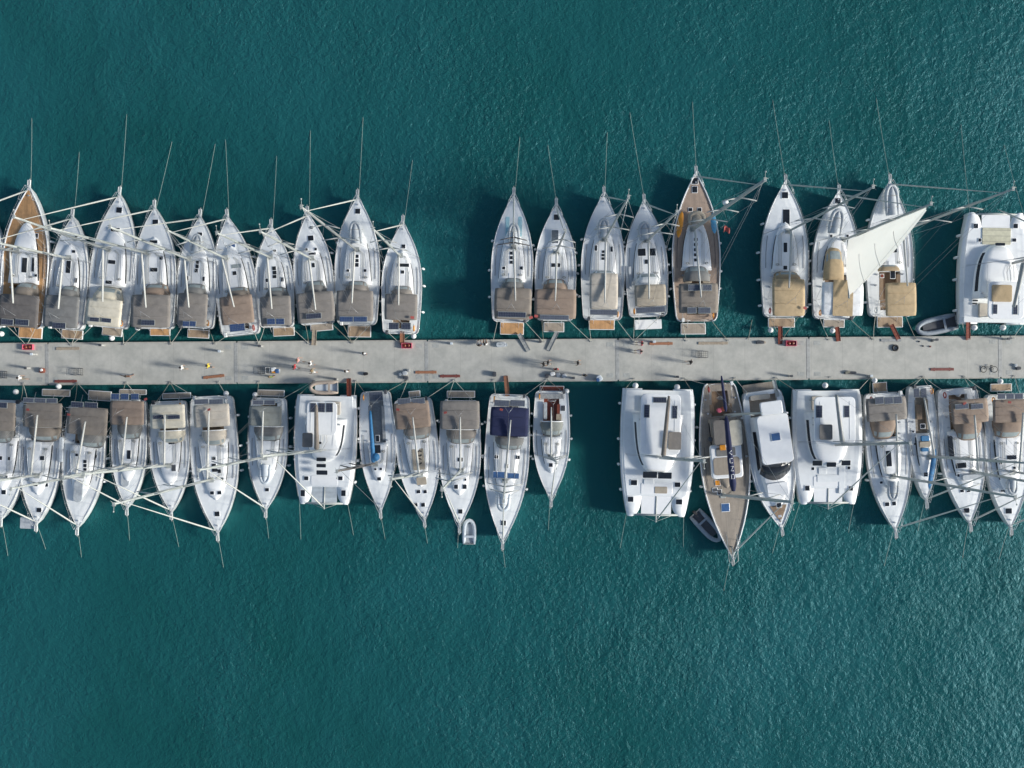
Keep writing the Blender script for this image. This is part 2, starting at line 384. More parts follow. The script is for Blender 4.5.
def hull_mesh(L, B, free=1.2, full=.86, p=1.9, N=22, keel=.55, stem=.05):
    rings = []
    for t in [0, .003, .010, .022] + [.04 + .96 * (1 - (1 - i / N) ** 1.25) for i in range(N + 1)]:
        b = halfbeam(t, B, full, p); zs = free + .22 * t * t
        prof = [(1.0, zs), (.985, zs * .6), (.93, zs * .2), (.80, -.15), (.45, -.42), (0, -keel)]
        ring = []
        for sg in (1, -1):
            pr = prof if sg == 1 else prof[-2::-1]
            for k, z in pr:
                yy = t * L - (1 - (z + keel) / (zs + keel)) * stem * L * t ** 8 + (.10 * (zs - z) if t < .01 else 0) * 0
                ring.append((sg * b * k, yy, z))
        rings.append(ring)
    mb = MB(); mb.loft(rings, 0, close_ring=False)
    n = len(rings[0]); mb.f.append(list(range(n))); mb.m.append(0); mb.sm.append(False)
    return mb

def deck_mesh(L, B, free, full, p, ck=(.04, .30, .44), floor=.5, N=26):
    ts = sorted(set([i / N * .995 for i in range(N + 1)]) | {.003, .01, .022} | {ck[0], ck[0] + .002, ck[1], ck[1] + .002})
    ts = [t for t in ts if not (ck[0] + .003 < t < ck[0] + .01)]
    c = ck[2]
    ws = [-1, -.8, -(c + .01), -c, 0, c, c + .01, .8, 1]
    vs = []; fs = []; ms = []
    for t in ts:
        b = halfbeam(t, B, full, p) - .05; zs = free + .22 * t * t - .05
        for wv in ws:
            z = zs + .05 * (1 - wv * wv)
            if ck[0] < t <= ck[1] and abs(wv) <= c: z -= floor
            vs.append((wv * max(b, .02), t * L + .01, z))
    k = len(ws); mb = MB()
    for i in range(len(ts) - 1):
        for j in range(k - 1):
            inside = ck[0] < (ts[i] + ts[i + 1]) / 2 < ck[1] and abs((ws[j] + ws[j + 1]) / 2) < c
            fs.append((i * k + j, i * k + j + 1, (i + 1) * k + j + 1, (i + 1) * k + j)); ms.append(1 if inside else 0)
    mb.v = vs; mb.f = [list(f) for f in fs]; mb.m = ms; mb.sm = [False] * len(fs)
    return mb

def plate(name, loc, r, rect, z, th, mats, root, bev=.08, arch=0.0, mi=0):
    """soft topped panel: rect given on the survey, arched across"""
    x0, y0, x1, y1 = rect
    c = loc(pt(r, (x0 + x1) / 2, (y0 + y1) / 2), z); k = S / REG[r][2] * (H - z) / H
    sx, sy = abs(x1 - x0) * k, abs(y1 - y0) * k
    mb = MB()
    if arch == 0: mb.box((0, 0, 0), (sx, sy, th), bev=bev); o = mb.build(name, mats, root, c); return o, c, sx, sy
    nx, ny = 12, 8; top = []
    for lay, dz in ((0, th / 2), (1, -th / 2)):
        for j in range(ny + 1):
            for i in range(nx + 1):
                a = -1 + 2 * i / nx; b = -1 + 2 * j / ny
                e = 1 - .03 * (abs(b) ** 6)
                ff = 1 - .035 * abs(a) ** 6
                sag = .014 * math.sin(b * 9.4) * (1 - a * a)
                top.append((a * sx / 2 * e, b * sy / 2 * ff, dz + arch * (1 - abs(a) ** 2.3) - .06 * abs(b) ** 3 + sag))
    K = nx + 1; base = K * (ny + 1); fs = []
    for j in range(ny):
        for i in range(nx):
            q = (j * K + i, j * K + i + 1, (j + 1) * K + i + 1, (j + 1) * K + i); fs.append(q); fs.append(tuple(base + v for v in reversed(q)))
    for i in range(nx):
        fs.append((i, base + i, base + i + 1, i + 1)); o2 = ny * K; fs.append((o2 + i + 1, base + o2 + i + 1, base + o2 + i, o2 + i))
    for j in range(ny):
        fs.append((j * K, (j + 1) * K, base + (j + 1) * K, base + j * K)); fs.append((j * K + nx, base + j * K + nx, base + (j + 1) * K + nx, (j + 1) * K + nx))
    mb.add(top, fs, 0, True)
    # seams, sewn strips 1 cm proud
    for b in (-.33, .36):
        mb.tube([(a * sx / 2 * .97, b * sy / 2, th / 2 + .012 + arch * (1 - abs(a) ** 2.3)) for a in (-.98, -.6, -.2, .2, .6, .98)], .014, 0, 4)
    o = mb.build(name, mats, root, c)
    return o, c, sx, sy

def solar(loc, r, x, y, wd, ht, z, root, mt='pv', parent=None, base=None):
    c = loc(pt(r, x, y), z); k = S / REG[r][2] * (H - z) / H
    sx, sy = wd * k, ht * k
    mb = MB(); mb.box((0, 0, 0), (sx, sy, .03), 0); mb.box((0, 0, .022), (sx - .07, sy - .07, .012), 1)
    if parent is not None: c = c - base
    o = mb.build('solar_panel', ['alloy', mt], parent or root, c)
    o.rotation_euler = (random.uniform(-.01, .01), random.uniform(-.02, .02), random.uniform(-.015, .015))

def fenders(root, L, B, full, p, ts, sides=(1, -1), free=1.2):
    for sg in sides:
        for t in ts:
            t += random.uniform(-.03, .03)
            b = halfbeam(t, B, full, p) + .13; mb = MB(); zt = free - .15 + random.uniform(-.2, .1)
            z0 = zt - .55
            mb.loft([[(sg * (b + dr) + rr * math.cos(a), t * L + rr * math.sin(a), z) for a in [2 * math.pi * q / 8 for q in range(8)]]
                     for rr, z, dr in ((.02, z0 - .04, .1), (.10, z0, .09), (.12, z0 + .1, .08), (.12, zt - .12, .03), (.09, zt, 0), (.02, zt + .05, 0))], 0)
            mb.tube([(sg * b, t * L, zt + .03), (sg * (b - .18), t * L, free + .15)], .012, 0, 4)
            mb.build('fender', 'fender', root)

def mast_and_rig(root, loc, r, L, B, free, base, tip, zb, spar='alloy', rm=.105, full=.86, p=1.9, furled=True, nspread=2, hgt=None, bowpt=None, chain=None, back=True, stayk=.93, rake=None):
    bp_ = pt(r, *base); bl = loc(bp_, zb)
    wx = W(bp_, zb).x
    if tip is not None:
        tx, ty = tip
        h = H * (1 - wx / ((tx - 512) * S)); h = min(max(h, 12), 27)
        k = S * (H - h) / H
        tl = loc((512 + wx / k, ty), h)
    else:
        h = hgt or (1.22 * L + 2.6)
        tl = Vector((bl.x, bl.y - h * (rake if rake is not None else .03), h))
    d = tl - bl
    mb = MB(); n = 8
    path = [bl + d * (i / n) for i in range(n + 1)]
    mb.tube(path, [rm] * (n - 2) + [rm * .92, rm * .8, rm * .66], 0, 8, sx=.8)
    mast = mb.build('mast', spar, root)
    chain = chain or (halfbeam(.5, B, full, p) * .93)
    cy = bl.y - .25
    fr = [.34, .62, .84][:nspread + 0] if nspread < 3 else [.28, .5, .72]
    if nspread == 2: fr = [.36, .66]
    tips = {1: [], -1: []}
    for f in fr:
        q = bl + d * f
        for sg in (1, -1):
            ln = chain * (.80 if f < .5 else .62)
            e = q + Vector((sg * ln, -.28, .05)); tips[sg].append(e)
            mb = MB(); mb.tube([q + Vector((sg * .05, 0, 0)), e], [.062, .042], 0, 6); mb.build('spreader', 'sail' if spar != 'darkspar' else spar, mast)
    for sg in (1, -1):
        mb = MB(); pth = [Vector((sg * chain, cy, free))] + tips[sg] + [bl + d * .97]
        mb.tube(pth, .014, 0, 4)
        mb.tube([Vector((sg * chain, cy + .1, free)), bl + d * fr[0]], .012, 0, 4)
        mb.tube([tips[sg][0], bl + d * fr[1]], .011, 0, 4) if len(fr) > 1 else None
        mb.build('shroud', 'wire', root)
    bw = bowpt or Vector((0, L * .975, free + .28))
    top = bl + d * stayk
    mb = MB(); st = top - bw
    pts = [bw + st * (i / 10) for i in range(11)]
    if furled: mb.tube(pts, [.02, .075, .078, .075, .07, .062, .055, .048, .04, .03, .018], 0, 6); mb.build('furled_headsail', 'sail', root)
    else: mb.tube(pts, .02, 0, 5); mb.build('forestay', 'wire', root)
    if back:
        mb = MB(); sp = bl + d * .25; sp.y = L * .1; 
        spl = Vector((0, L * .12, 4.5)); mb.tube([spl, bl + d * .99], .012, 0, 4)
        for sg in (1, -1): mb.tube([Vector((sg * halfbeam(0, B, full, p) * .8, .1, free)), spl], .012, 0, 4)
        mb.build('backstay', 'wire', root)
    mb = MB(); T = bl + d
    mb.tube([T, T + Vector((0, .55, .12))], .018, 0, 4); mb.ball(T + Vector((0, .55, .16)), .07, 0, 6, 4)
    mb.tube([T, T + Vector((.05, -.3, .45))], .014, 0, 4); mb.box(tuple(T + Vector((0, .02, .04))), (.2, .3, .08)); mb.tube([T + Vector((-.2, .1, .1)), T + Vector((.2, .1, .1))], .014, 0, 4)
    mb.build('masthead_instruments', 'alloy', mast)
    return bl, d, mast, h

def rails(root, L, B, full, p, free, tb0=.03):
    mb = MB(); N = 8
    for sg in (1, -1):
        path = []
        for i in range(N + 1):
            t = tb0 + (.90 - tb0) * i / N; b = halfbeam(t, B, full, p) - .09; z = free + .22 * t * t
            path.append((sg * b, t * L, z + .58)); mb.tube([(sg * b, t * L, z - .02), (sg * b, t * L, z + .6)], .013, 0, 4)
        mb.tube(path, .009, 0, 4); mb.tube([(x, y, z - .28) for x, y, z in path], .007, 0, 4)
    mb.build('guard_rail', 'steel', root)
    mb = MB(); z = free + .22
    b9 = halfbeam(.90, B, full, p) - .06
    for dz in (.62, .34):
        mb.tube([(b9, .90 * L, z + dz), (b9 * .62, .955 * L, z + dz), (.10, 1.0 * L, z + dz), (-.10, 1.0 * L, z + dz), (-b9 * .62, .955 * L, z + dz), (-b9, .90 * L, z + dz)], .016, 0, 5)
    for sg in (1, -1):
        mb.tube([(sg * b9, .90 * L, z - .05), (sg * b9, .9 * L, z + .62)], .016, 0, 4); mb.tube([(sg * .13, .975 * L, z - .02), (sg * .10, 1.0 * L, z + .62)], .016, 0, 4)
    mb.build('bow_pulpit', 'steel', root)
    mb = MB(); b0 = halfbeam(0, B, full, p)
    for sg in (1, -1):
        for dz in (.6, .3): mb.tube([(sg * b0 * .45, .05, free + dz), (sg * (b0 - .12), .12, free + dz), (sg * (b0 - .08), L * .09, free + dz)], .016, 0, 5)
        for x, y in ((.45, .05), (.93, .12)): mb.tube([(sg * b0 * x, y, free - .05), (sg * b0 * x, y, free + .6)], .016, 0, 4)
    mb.tube([(-b0 * .93, .12, free + .02), (b0 * .93, .12, free + .02)], .016, 0, 4); mb.build('stern_rail', 'steel', root)

def bow_gear(root, L, free):
    z = free + .25
    mb = MB(); mb.box((0, L + .12, z), (.26, 1.05, .07)); mb.box((.12, L + .35, z + .06), (.03, .5, .14)); mb.box((-.12, L + .35, z + .06), (.03, .5, .14)); mb.build('bow_roller', 'fender', root)
    mb = MB(); mb.tube([(0, L - .2, z + .09), (0, L + .65, z + .08), (0, L + .70, z - .1)], .035, 0, 5)
    mb.add([(0, L + .86, z - .12), (.21, L + .50, z - .02), (0, L + .46, z - .16), (-.21, L + .50, z - .02)], [(0, 1, 2), (0, 2, 3), (0, 3, 2, 1)])
    mb.build('anchor', 'alloy', root)
    mb = MB(); mb.box((0, L * .915, z - .1), (.34, .44, .04), bev=.05); mb.tube([(0, L * .935, z - .05), (0, L * .935, z + .06)], .08, 0, 8); mb.build('windlass', 'steel', root)

def hatch(root, c, sx, sy, frame='roof', glass='glass', name='hatch'):
    mb = MB(); mb.box((0, 0, .015), (sx + .08, sy + .08, .05), 0, bev=.05); mb.box((0, 0, .046), (sx - .02, sy - .02, .02), 1, bev=.05)
    return mb.build(name, [frame, glass], root, c)

def sprayhood(root, loc, r, rect, zb, mt, flip, hoop=False, win=True, hh=1.0):
    x0, y0, x1, y1 = rect; c = loc(pt(r, (x0 + x1) / 2, (y0 + y1) / 2), zb + .6); k = S / REG[r][2] * (H - zb - .6) / H
    sx, sy = abs(x1 - x0) * k, abs(y1 - y0) * k
    rings = []
    n = 8
    for i in range(n + 1):
        a = i / n; yy = sy / 2 - a * sy; hz = hh * (math.sin(math.pi / 2 * min(1, a * 1.35)) ** .75) + .02; wd = sx / 2 * (.80 + .20 * min(1, a * 1.6))
        rings.append([(wd * math.copysign(abs(math.cos(q)) ** .6, math.cos(q)), yy + .25 * abs(math.cos(q)) ** 2 * (a) * 0 - .18 * abs(math.cos(q)) ** 2 * (1 - a) * sy, hz * abs(math.sin(q)) ** .7 + 0) for q in [math.pi * j / 14 for j in range(15)]])
    mb = MB()
    vs = [v for rg in rings for v in rg]; fs = []; ms = []
    for i in range(n):
        for j in range(14):
            fs.append((i * 15 + j, i * 15 + j + 1, (i + 1) * 15 + j + 1, (i + 1) * 15 + j)); ms.append(1 if (win and i in (1, 2) and j not in (0, 1, 4, 9, 12, 13)) else 0)
    mb.v = vs; mb.f = [list(f) for f in fs]; mb.m = ms; mb.sm = [True] * len(fs)
    o = mb.build('sprayhood', [mt, 'softglass'], root, Vector((c.x, c.y, zb)))
    sol = o.modifiers.new('thickness', 'SOLIDIFY'); sol.thickness = .015
    if hoop:
        mb = MB(); mb.tube([Vector(v) * 1.015 for v in rings[-1]], .055, 0, 6); mb.build('hoop', 'roof', o)
    return o

def yacht(label, ref, row, r, bow, stern, beam, mast, tip=None, deck='nonskid', bim=None, bimc='taupe', hood=None, hoodc=None, hoop=False, panels=(), plat=None, platc='teak',
          hatches=(), boom=None, boomm='sail', boomr=1.0, cab=(.31, .75, .65), balls=(), free=1.15, full=.88, p=2.15, spar='alloy', hgt=None, fen=(.2, .42, .62), wheels=2, furled=True, nspread=2,
          cabm='roof', floor='teak', name='sailing_yacht', stripe=None, fsides=(1, -1), hoodh=1.0, back=True, bimz=None, rm=.12, rake=None, pv='pv'):
    bowp, sternp = pt(r, *bow), pt(r, *stern)
    root, loc, L = make_frame(bowp, sternp, name)
    tag(root, label, 'yacht', 'sailing yachts moored stern to the pier')
    B = beam / 2 / REG[r][2] * S * (H - 1.2) / H
    zr = lambda t: free + .22 * t * t
    hull_mesh(L, B, free, full, p).build('hull', 'hull', root)
    ta, tb, cwf = cab
    deck_mesh(L, B, free, full, p, ck=(.045, ta - .012, .46)).build('deck', [deck, floor], root)
    # toe rail
    mb = MB()
    for sg in (1, -1):
        mb.tube([(sg * (halfbeam(t, B, full, p) - .03), t * L, zr(t) + .02) for t in [0, .01, .025] + [.04 + i / 16 * .945 for i in range(17)]], .07 if deck.startswith('teak') else .026, 0, 5)
    mb.build('toe_rail', 'gelcoat', root)
    for sg in (1, -1):
        mb = MB(); mb.tube([(sg * min(halfbeam(t, B, full, p) * .80, halfbeam(t, B, full, p) - .3), t * L, zr(t) + .02) for t in (.36, .42, .48, .54, .60)], .022, 0, 4); mb.build('genoa_track', 'darkgrey', root)
    # coachroof
    cw0 = B * cwf
    cwid = lambda s: cw0 * max(1 - s ** 3.6, 0) ** .60 * (1 - .22 * s)
    ch = lambda s: .40 - .20 * s
    rings = []; NS = 16
    for i in range(NS + 1):
        s_ = i / NS; s_ = 1 - (1 - s_) ** 1.5; t = ta + (tb - ta) * s_; c = max(min(cwid(s_), halfbeam(t, B, full, p) * .68), .04); h = ch(s_) * (1 if s_ < .97 else .4); z0 = zr(t) - .04
        k = min(1, c / .35)
        rings.append([(sg * x, t * L, z0 + z) for sg, x, z in ((1, c, 0), (1, c - .05 * k, h * .75), (1, c - .13 * k, h), (1, c * .45, h + .06), (1, 0, h + .08), (-1, c * .45, h + .06), (-1, c - .13 * k, h), (-1, c - .05 * k, h * .75), (-1, c, 0))])
    mb = MB(); mb.loft(rings, 0, close_ring=False); mb.f.append(list(range(9))); mb.m.append(0); mb.sm.append(False)
    cabin = mb.build('coachroof', cabm, root)
    for sg in (1, -1):
        rr = []
        for i in range(9):
            s_ = .06 + .68 * i / 8; t = ta + (tb - ta) * s_; c = min(cwid(s_), halfbeam(t, B, full, p) * .68); h = ch(s_); z0 = zr(t) - .04
            k = (1 if 0 < i < 8 else .55)
            rr.append([(sg * (c - .01 + .008), t * L, z0 + h * (.42 - .26 * k)), (sg * (c - .05 + .012), t * L, z0 + h * (.50 + .25 * k))])
        mb = MB(); mb.loft(rr, 0, close_ring=False, smooth=False); ow = mb.build('window', 'glass', cabin)
        sol = ow.modifiers.new('t', 'SOLIDIFY'); sol.thickness = .015; sol.offset = 1 if sg > 0 else -1
    def zsurf(q):
        t = q.y / L
        if ta <= t <= tb:
            s_ = (t - ta) / (tb - ta)
            if abs(q.x) < min(cwid(s_), halfbeam(t, B, full, p) * .68) - .1: return zr(t) - .04 + ch(s_) + .06
        return zr(t) - .01
    # companionway
    mb = MB(); mb.box((0, ta * L + .45, zr(ta) + .42), (.62, .8, .06), bev=.05); mb.build('companionway_hatch', 'glass' if hood is None else 'roof', cabin)
    for h in hatches:
        x, y, wd, ht = h[:4]; gl = h[4] if len(h) > 4 else 'glass'
        q = loc(pt(r, x, y), 1.6); k = S / REG[r][2] * .98; q.z = zsurf(q)
        hatch(root, q, wd * k, ht * k, glass=gl)
    bl0 = loc(pt(r, *mast), 1.6); zb = zsurf(bl0)
    bl, d, mo, h = mast_and_rig(root, loc, r, L, B, free, mast, tip, zb, spar, full=full, p=p, hgt=hgt, furled=furled, nspread=nspread, back=back, rm=rm, rake=rake)
    # deck organiser ropes at the mast foot
    mb = MB(); mb2 = MB(); mb.box((bl.x, bl.y + .05, bl.z + .03), (.55, .5, .08), bev=.06)
    mb.build('mast_step', 'alloy', root)
    yb = ta * L + .55
    for q, x in enumerate((-.62, -.5, -.38, .38, .5, .62)):
        x2 = x * min(1.2, cw0 / .95)
        mb2.tube([(x * .4, bl.y, bl.z + .1), (x2, bl.y - .4, zsurf(Vector((x2, bl.y - .4, 0))) + .03), (x2, (bl.y + yb) / 2, zsurf(Vector((x2, (bl.y + yb) / 2, 0))) + .03), (x2 * 1.0, yb, zsurf(Vector((x2, yb, 0))) + .03)], .012, q % 2, 4)
    for sg in (1, -1):
        for z_ in range(3):
            a0 = random.uniform(0, 6); mb2.tube([(sg * (cw0 * .62) + .12 * math.cos(a0 + a) * (1 + .2 * z_), yb + .15 + .1 * math.sin(a0 + a), zsurf(Vector((0, yb, 0))) + .03 + .02 * z_) for a in [0, 1, 2, 3, 4, 5]], .015, (z_ % 2), 4, closed=True)
    mb2.build('halyard_lines', ['ropedark', 'rope'], root)
    for sg in (1, -1):
        for tt, xx in ((ta - .03, .55), (ta - .11, .60)):
            x = sg * B * xx; y = tt * L; z = zr(tt); mb = MB(); mb.tube([(x, y, z - .02), (x, y, z + .10), (x, y, z + .16)], [.10, .075, .085], 0, 10); mb.build('winch', 'steel', root)
    # handrails on the roof
    for sg in (1, -1):
        mb = MB(); pth = []
        for i in range(6):
            s_ = .12 + .5 * i / 5; y = (ta + (tb - ta) * s_) * L; x = sg * (min(cwid(s_), halfbeam(y / L, B, full, p) * .68) - .24); pth.append((x, y, zsurf(Vector((x * .95, y, 0))) + .07))
        mb.tube(pth, .016, 0, 5); mb.build('handrail', 'steel', cabin)
    # cockpit: benches, table, wheels
    for sg in (1, -1):
        mb = MB(); mb.box((sg * B * .37, (ta - .03 + .12) / 2 * L, free - .17), (B * .16, (ta - .15) * L, .36), bev=.05); mb.build('cockpit_bench', floor, root)
    for i in range(wheels):
        x = (0 if wheels == 1 else (-1, 1)[i] * B * .30); mb = MB(); y = L * .085
        mb.tube([(x + .40 * math.cos(a), y + .12 * math.sin(a), free + .28 + .38 * math.sin(a)) for a in [2 * math.pi * q / 16 for q in range(16)]], .02, 0, 5, closed=True)
        for a in (0, 1.05, 2.09): mb.tube([(x + .4 * math.cos(a), y + .12 * math.sin(a), free + .28 + .38 * math.sin(a)), (x - .4 * math.cos(a), y - .12 * math.sin(a), free + .28 - .38 * math.sin(a))], .01, 0, 4)
        mb.build('steering_wheel', 'steel', root)
    bow_gear(root, L, free); rails(root, L, B, full, p, free)
    if hood: sprayhood(root, loc, r, hood, zr(ta) + .25, 'f_' + (hoodc or bimc), row, hoop, hh=hoodh)
    zb2 = bimz or (free + 1.95)
    pn_parent = None
    if bim:
        o, c, sx, sy = plate('bimini', loc, r, bim, zb2, .03, 'f_' + bimc, root, arch=.09); pn_parent = (o, c, sx, sy)
        mb = MB()
        for yy in (-.42, 0, .42):
            for sg in (1, -1): mb.tube([(sg * sx * .47, yy * sy, -.06), (sg * min(sx * .47, B * .85), yy * sy * .3, -1.5), (sg * min(sx * .47, B * .85), 0, -1.95)], .016, 0, 5)
        mb.build('bimini_frame', 'steel', o)
    for q in panels:
        x, y, wd, ht = q[:4]; mt = q[4] if len(q) > 4 else pv
        zz = zb2 + .22
        over = bim and min(bim[0], bim[2]) < x < max(bim[0], bim[2]) and min(bim[1], bim[3]) - 2 < y < max(bim[1], bim[3]) + 2
        if over:
            solar(loc, r, x, y, wd, ht, zz, root, mt, parent=pn_parent[0], base=pn_parent[1])
        else: solar(loc, r, x, y, wd, ht, zb2 + .02, root, mt)
    if panels and not all(bim and min(bim[1], bim[3]) < q[1] < max(bim[1], bim[3]) for q in panels):
        mb = MB(); b0 = halfbeam(0, B, full, p) * .86
        for dy in (.05, .45): mb.tube([(b0, .1 + dy * .4, free - .05), (b0 * .95, -.05 + dy, zb2 - .1), (b0 * .8, -.05 + dy, zb2 - .01), (-b0 * .8, -.05 + dy, zb2 - .01), (-b0 * .95, -.05 + dy, zb2 - .1), (-b0, .1 + dy * .4, free - .05)], .022, 0, 6)
        mb.build('stern_arch', 'steel', root)
    if plat:
        o, c, sx, sy = plate('swim_platform', loc, r, plat, .5, .10, 'gelcoat', root, bev=.06)
        mb = MB(); mb.box((0, 0, .055), (sx - .14, sy - .12, .016)); mb.build('teak_panel', platc, o)
        mb = MB()
        for sg in (1, -1): mb.tube([(sg * sx * .33, c.y, .5), (sg * sx * .33, .1, free - .1)], .02, 0, 5)
        mb.tube([(-sx * .33, .1, free - .1), (sx * .33, .1, free - .1)], .02, 0, 5); mb.build('platform_lift', 'steel', root)
    if boom:
        e = loc(pt(r, *boom), zb2 + .55); g = bl + Vector((0, -.15, 1.15)); dd = e - g
        mb = MB(); mb.tube([g + dd * k_ for k_ in (0, .05, .3, .6, .9, 1)], [boomr * q for q in (.06, .13, .125, .105, .085, .06)], 0, 8, sx=.85)
        bo = mb.build('boom', boomm, root)
        mb = MB(); mb.tube([g + dd * .02 + Vector((0, 0, -.12)), e + Vector((0, 0, -.1))], .06, 0, 6); mb.build('boom_spar', spar, bo)
        mb = MB(); mb.tube([e, bl + d * .97], .009, 0, 4)
        for sg in (1, -1):
            for f in (.35, .65): mb.tube([g + dd * f, bl + d * .55], .007, 0, 3)
        mb.build('topping_lift', 'wire', root)
    for q in balls:
        c = loc(pt(r, *q), .9); mb = MB(); mb.ball((0, 0, 0), .27, 0, 12, 8); mb.tube([(0, 0, .25), (0, 0, .38)], .05, 0, 6); mb.build('ball_fender', 'fender', root, c)
    # life ring, outboard on rail
    b0 = halfbeam(0, B, full, p)
    sg = random.choice((1, -1)); mb = MB(); mb.tube([(sg * (b0 * .98), .55 + .26 * math.cos(a), free + .42 + .26 * math.sin(a)) for a in [2 * math.pi * q / 14 for q in range(14)]], .06, 0, 6, closed=True); mb.build('lifebuoy', random.choice(('fender', 'orange', 'red')), root)
    sg = -sg; mb = MB(); mb.box((sg * b0 * .93, .1, free + .55), (.26, .40, .34), 0, bev=.08); mb.box((sg * b0 * .93, .02, free + .18), (.12, .16, .7), 1); mb.build('outboard_motor', ['fender' if random.random() < .4 else 'darkgrey', 'darkgrey'], root)
    fenders(root, L, B, full, p, fen, fsides, free)
    info = dict(root=root, loc=loc, L=L, B=B, free=free, full=full, p=p, ref=ref, row=row, zr=zr, zsurf=zsurf, r=r, bowp=bowp, sternp=sternp, mast=bl, d=d, h=h)
    BOATS.append(info)
    return info

# ---------------- upper row, bows away from the pier
U = 'upper'
yacht('white yacht cut by the picture edge, only its pale side showing, upper row', 'edge-cut upper-row yacht', U, 'a', (-48, 265), (-72, 690), 148, (-62, 440), None, bim=(-140, 575, 5, 680), bimc='grey', hood=(-110, 530, -35, 580))
yacht('white yacht with orange brown teak foredeck and side decks under a wide taupe canopy', 'teak-foredeck yacht', U, 'a', (105, 198), (72, 690), 163, (58, 425), None,
      deck='teakorange', bim=(-8, 575, 135, 688), bimc='tape', hood=(46, 528, 128, 582), hoodc='taupe', panels=[(26, 671, 42, 22, 'pv'), (77, 672, 48, 22, 'pv')], plat=(65, 690, 148, 728), platc='teakorange',
      hatches=[(122, 368, 9, 16), (85, 472, 18, 52), (115, 470, 9, 50), (42, 508, 9, 9), (125, 508, 9, 9)], boom=(45, 605), balls=[(5, 712)], hgt=17.5)
yacht('small white yacht with slate grey canopy between the teak-foredeck yacht and the cream-canopied one', 'small slate-canopied yacht', U, 'a', (256, 300), (226, 694), 134, (240, 448), None,
      bim=(152, 578, 275, 690), bimc='grey', hood=(205, 540, 270, 585), panels=[(206, 683, 48, 22, 'pv')], plat=(215, 698, 290, 730), platc='teaktan', hatches=[(238, 478, 16, 44), (256, 424, 12, 10), (265, 525, 9, 16), (262, 368, 10, 10)], boom=(203, 625), hgt=15.6)
yacht('white yacht with cream canopy and matching cream sprayhood, upper row', 'cream-canopied yacht', U, 'a', (420, 222), (374, 690), 158, (378, 418), (14, 217),
      bim=(300, 590, 425, 685), bimc='cream', hood=(322, 545, 424, 600), hoodc='cream', panels=[(330, 662, 34, 16), (372, 665, 34, 16)], plat=(357, 686, 428, 720), platc='planktan',
      hatches=[(412, 278, 20, 20), (402, 348, 32, 14), (390, 461, 26, 14), (380, 532, 22, 12)], balls=[(391, 727)], boom=(358, 600))
yacht('white yacht with brown canopy, one dark panel and tan platform, beside the cream-canopied yacht', 'brown-canopied yacht by the cream one', U, 'b', (53, 268), (48, 694), 150, (22, 430), (50, 228),
      bim=(-32, 575, 106, 690), bimc='greybrown', hood=(5, 532, 98, 582), hoodc='brown', panels=[(28, 673, 48, 20, 'pv')], plat=(35, 687, 106, 719), platc='teakorange',
      hatches=[(50, 320, 20, 18), (46, 390, 28, 11), (73, 447, 12, 12), (48, 488, 26, 14), (16, 430, 14, 10)], boom=(20, 620), balls=[(-8, 692)])
yacht('white yacht with dull grey brown canopy and two thin blue panels, small tan white platform', 'dull-canopied twin-panel yacht', U, 'b', (212, 300), (192, 692), 142, (170, 452), (110, 227),
      bim=(130, 570, 235, 686), bimc='greybrown', hood=(152, 532, 228, 580), hoodc='grey', panels=[(161, 677, 24, 20, 'pvblue'), (184, 677, 24, 20, 'pvblue')], plat=(166, 697, 242, 727), platc='teaktan',
      hatches=[(206, 362, 16, 12), (200, 462, 11, 12), (199, 476, 12, 14), (196, 491, 12, 14), (165, 518, 9, 16), (222, 520, 8, 16)], boom=(170, 620))
yacht('white yacht with rounded stern, brown canopy and one large bright blue solar panel', 'rounded-stern blue-panel yacht', U, 'b', (307, 300), (352, 716), 146, (298, 448), (167, 230),
      bim=(280, 578, 396, 678), bimc='brown', hood=(300, 545, 380, 588), hoodc='taupe', panels=[(340, 690, 54, 28, 'pvblue')], hatches=[(322, 401, 14, 14, 'bluehatch'), (330, 500, 14, 14), (336, 475, 34, 14, 'softglass')], boom=(328, 618), full=.9)
yacht('short white yacht with small grey canopy and two blue panels on its stern', 'short yacht with two blue panels', U, 'b', (460, 335), (477, 688), 134, (455, 445), (217, 233),
      bim=(420, 580, 528, 684), bimc='greybrown', hood=(435, 545, 515, 590), hoodc='grey', panels=[(458, 669, 30, 22, 'pvblue'), (490, 669, 30, 22, 'pvblue')], plat=(465, 689, 540, 720), platc='teaktan',
      hatches=[(468, 483, 14, 14), (470, 498, 14, 14), (470, 512, 14, 12), (443, 525, 9, 14), (497, 522, 9, 14), (467, 420, 12, 8)], boom=(460, 625))
yacht('white yacht with brown gangway off its platform and single dark panel on taupe canopy', 'single-panel yacht with brown gangway', U, 'c', (98, 290), (131, 678), 138, (110, 450), (260.5, 231.5),
      bim=(58, 566, 190, 672), bimc='greybrown', hood=(82, 522, 158, 575), hoodc='grey', panels=[(118, 650, 54, 20, 'pv')], plat=(106, 672, 185, 702), platc='teakgrey',
      hatches=[(108, 339, 12, 10), (105, 376, 20, 18), (92, 417, 9, 9), (124, 416, 9, 9), (116, 472, 11, 16), (112, 432, 26, 8)], boom=(124, 628))
yacht('largest white yacht of the upper cluster, twin long blue panels, dinghy lashed on foredeck', 'large twin-blue-panel yacht', U, 'c', (272, 232), (268, 680), 158, (268, 420), (301.5, 207),
      bim=(196, 560, 326, 668), bimc='greybrown', hood=(226, 522, 308, 572), hoodc='greybrown', panels=[(232, 661, 48, 20, 'pvblue'), (281, 661, 48, 20, 'pvblue')], plat=(237, 683, 318, 724), platc='teaktan',
      hatches=[(270, 282, 18, 18), (268, 441, 14, 12), (268, 456, 14, 12), (268, 471, 14, 14), (237, 491, 10, 10), (297, 491, 10, 10)], boom=(251, 605), spar='alloyd')
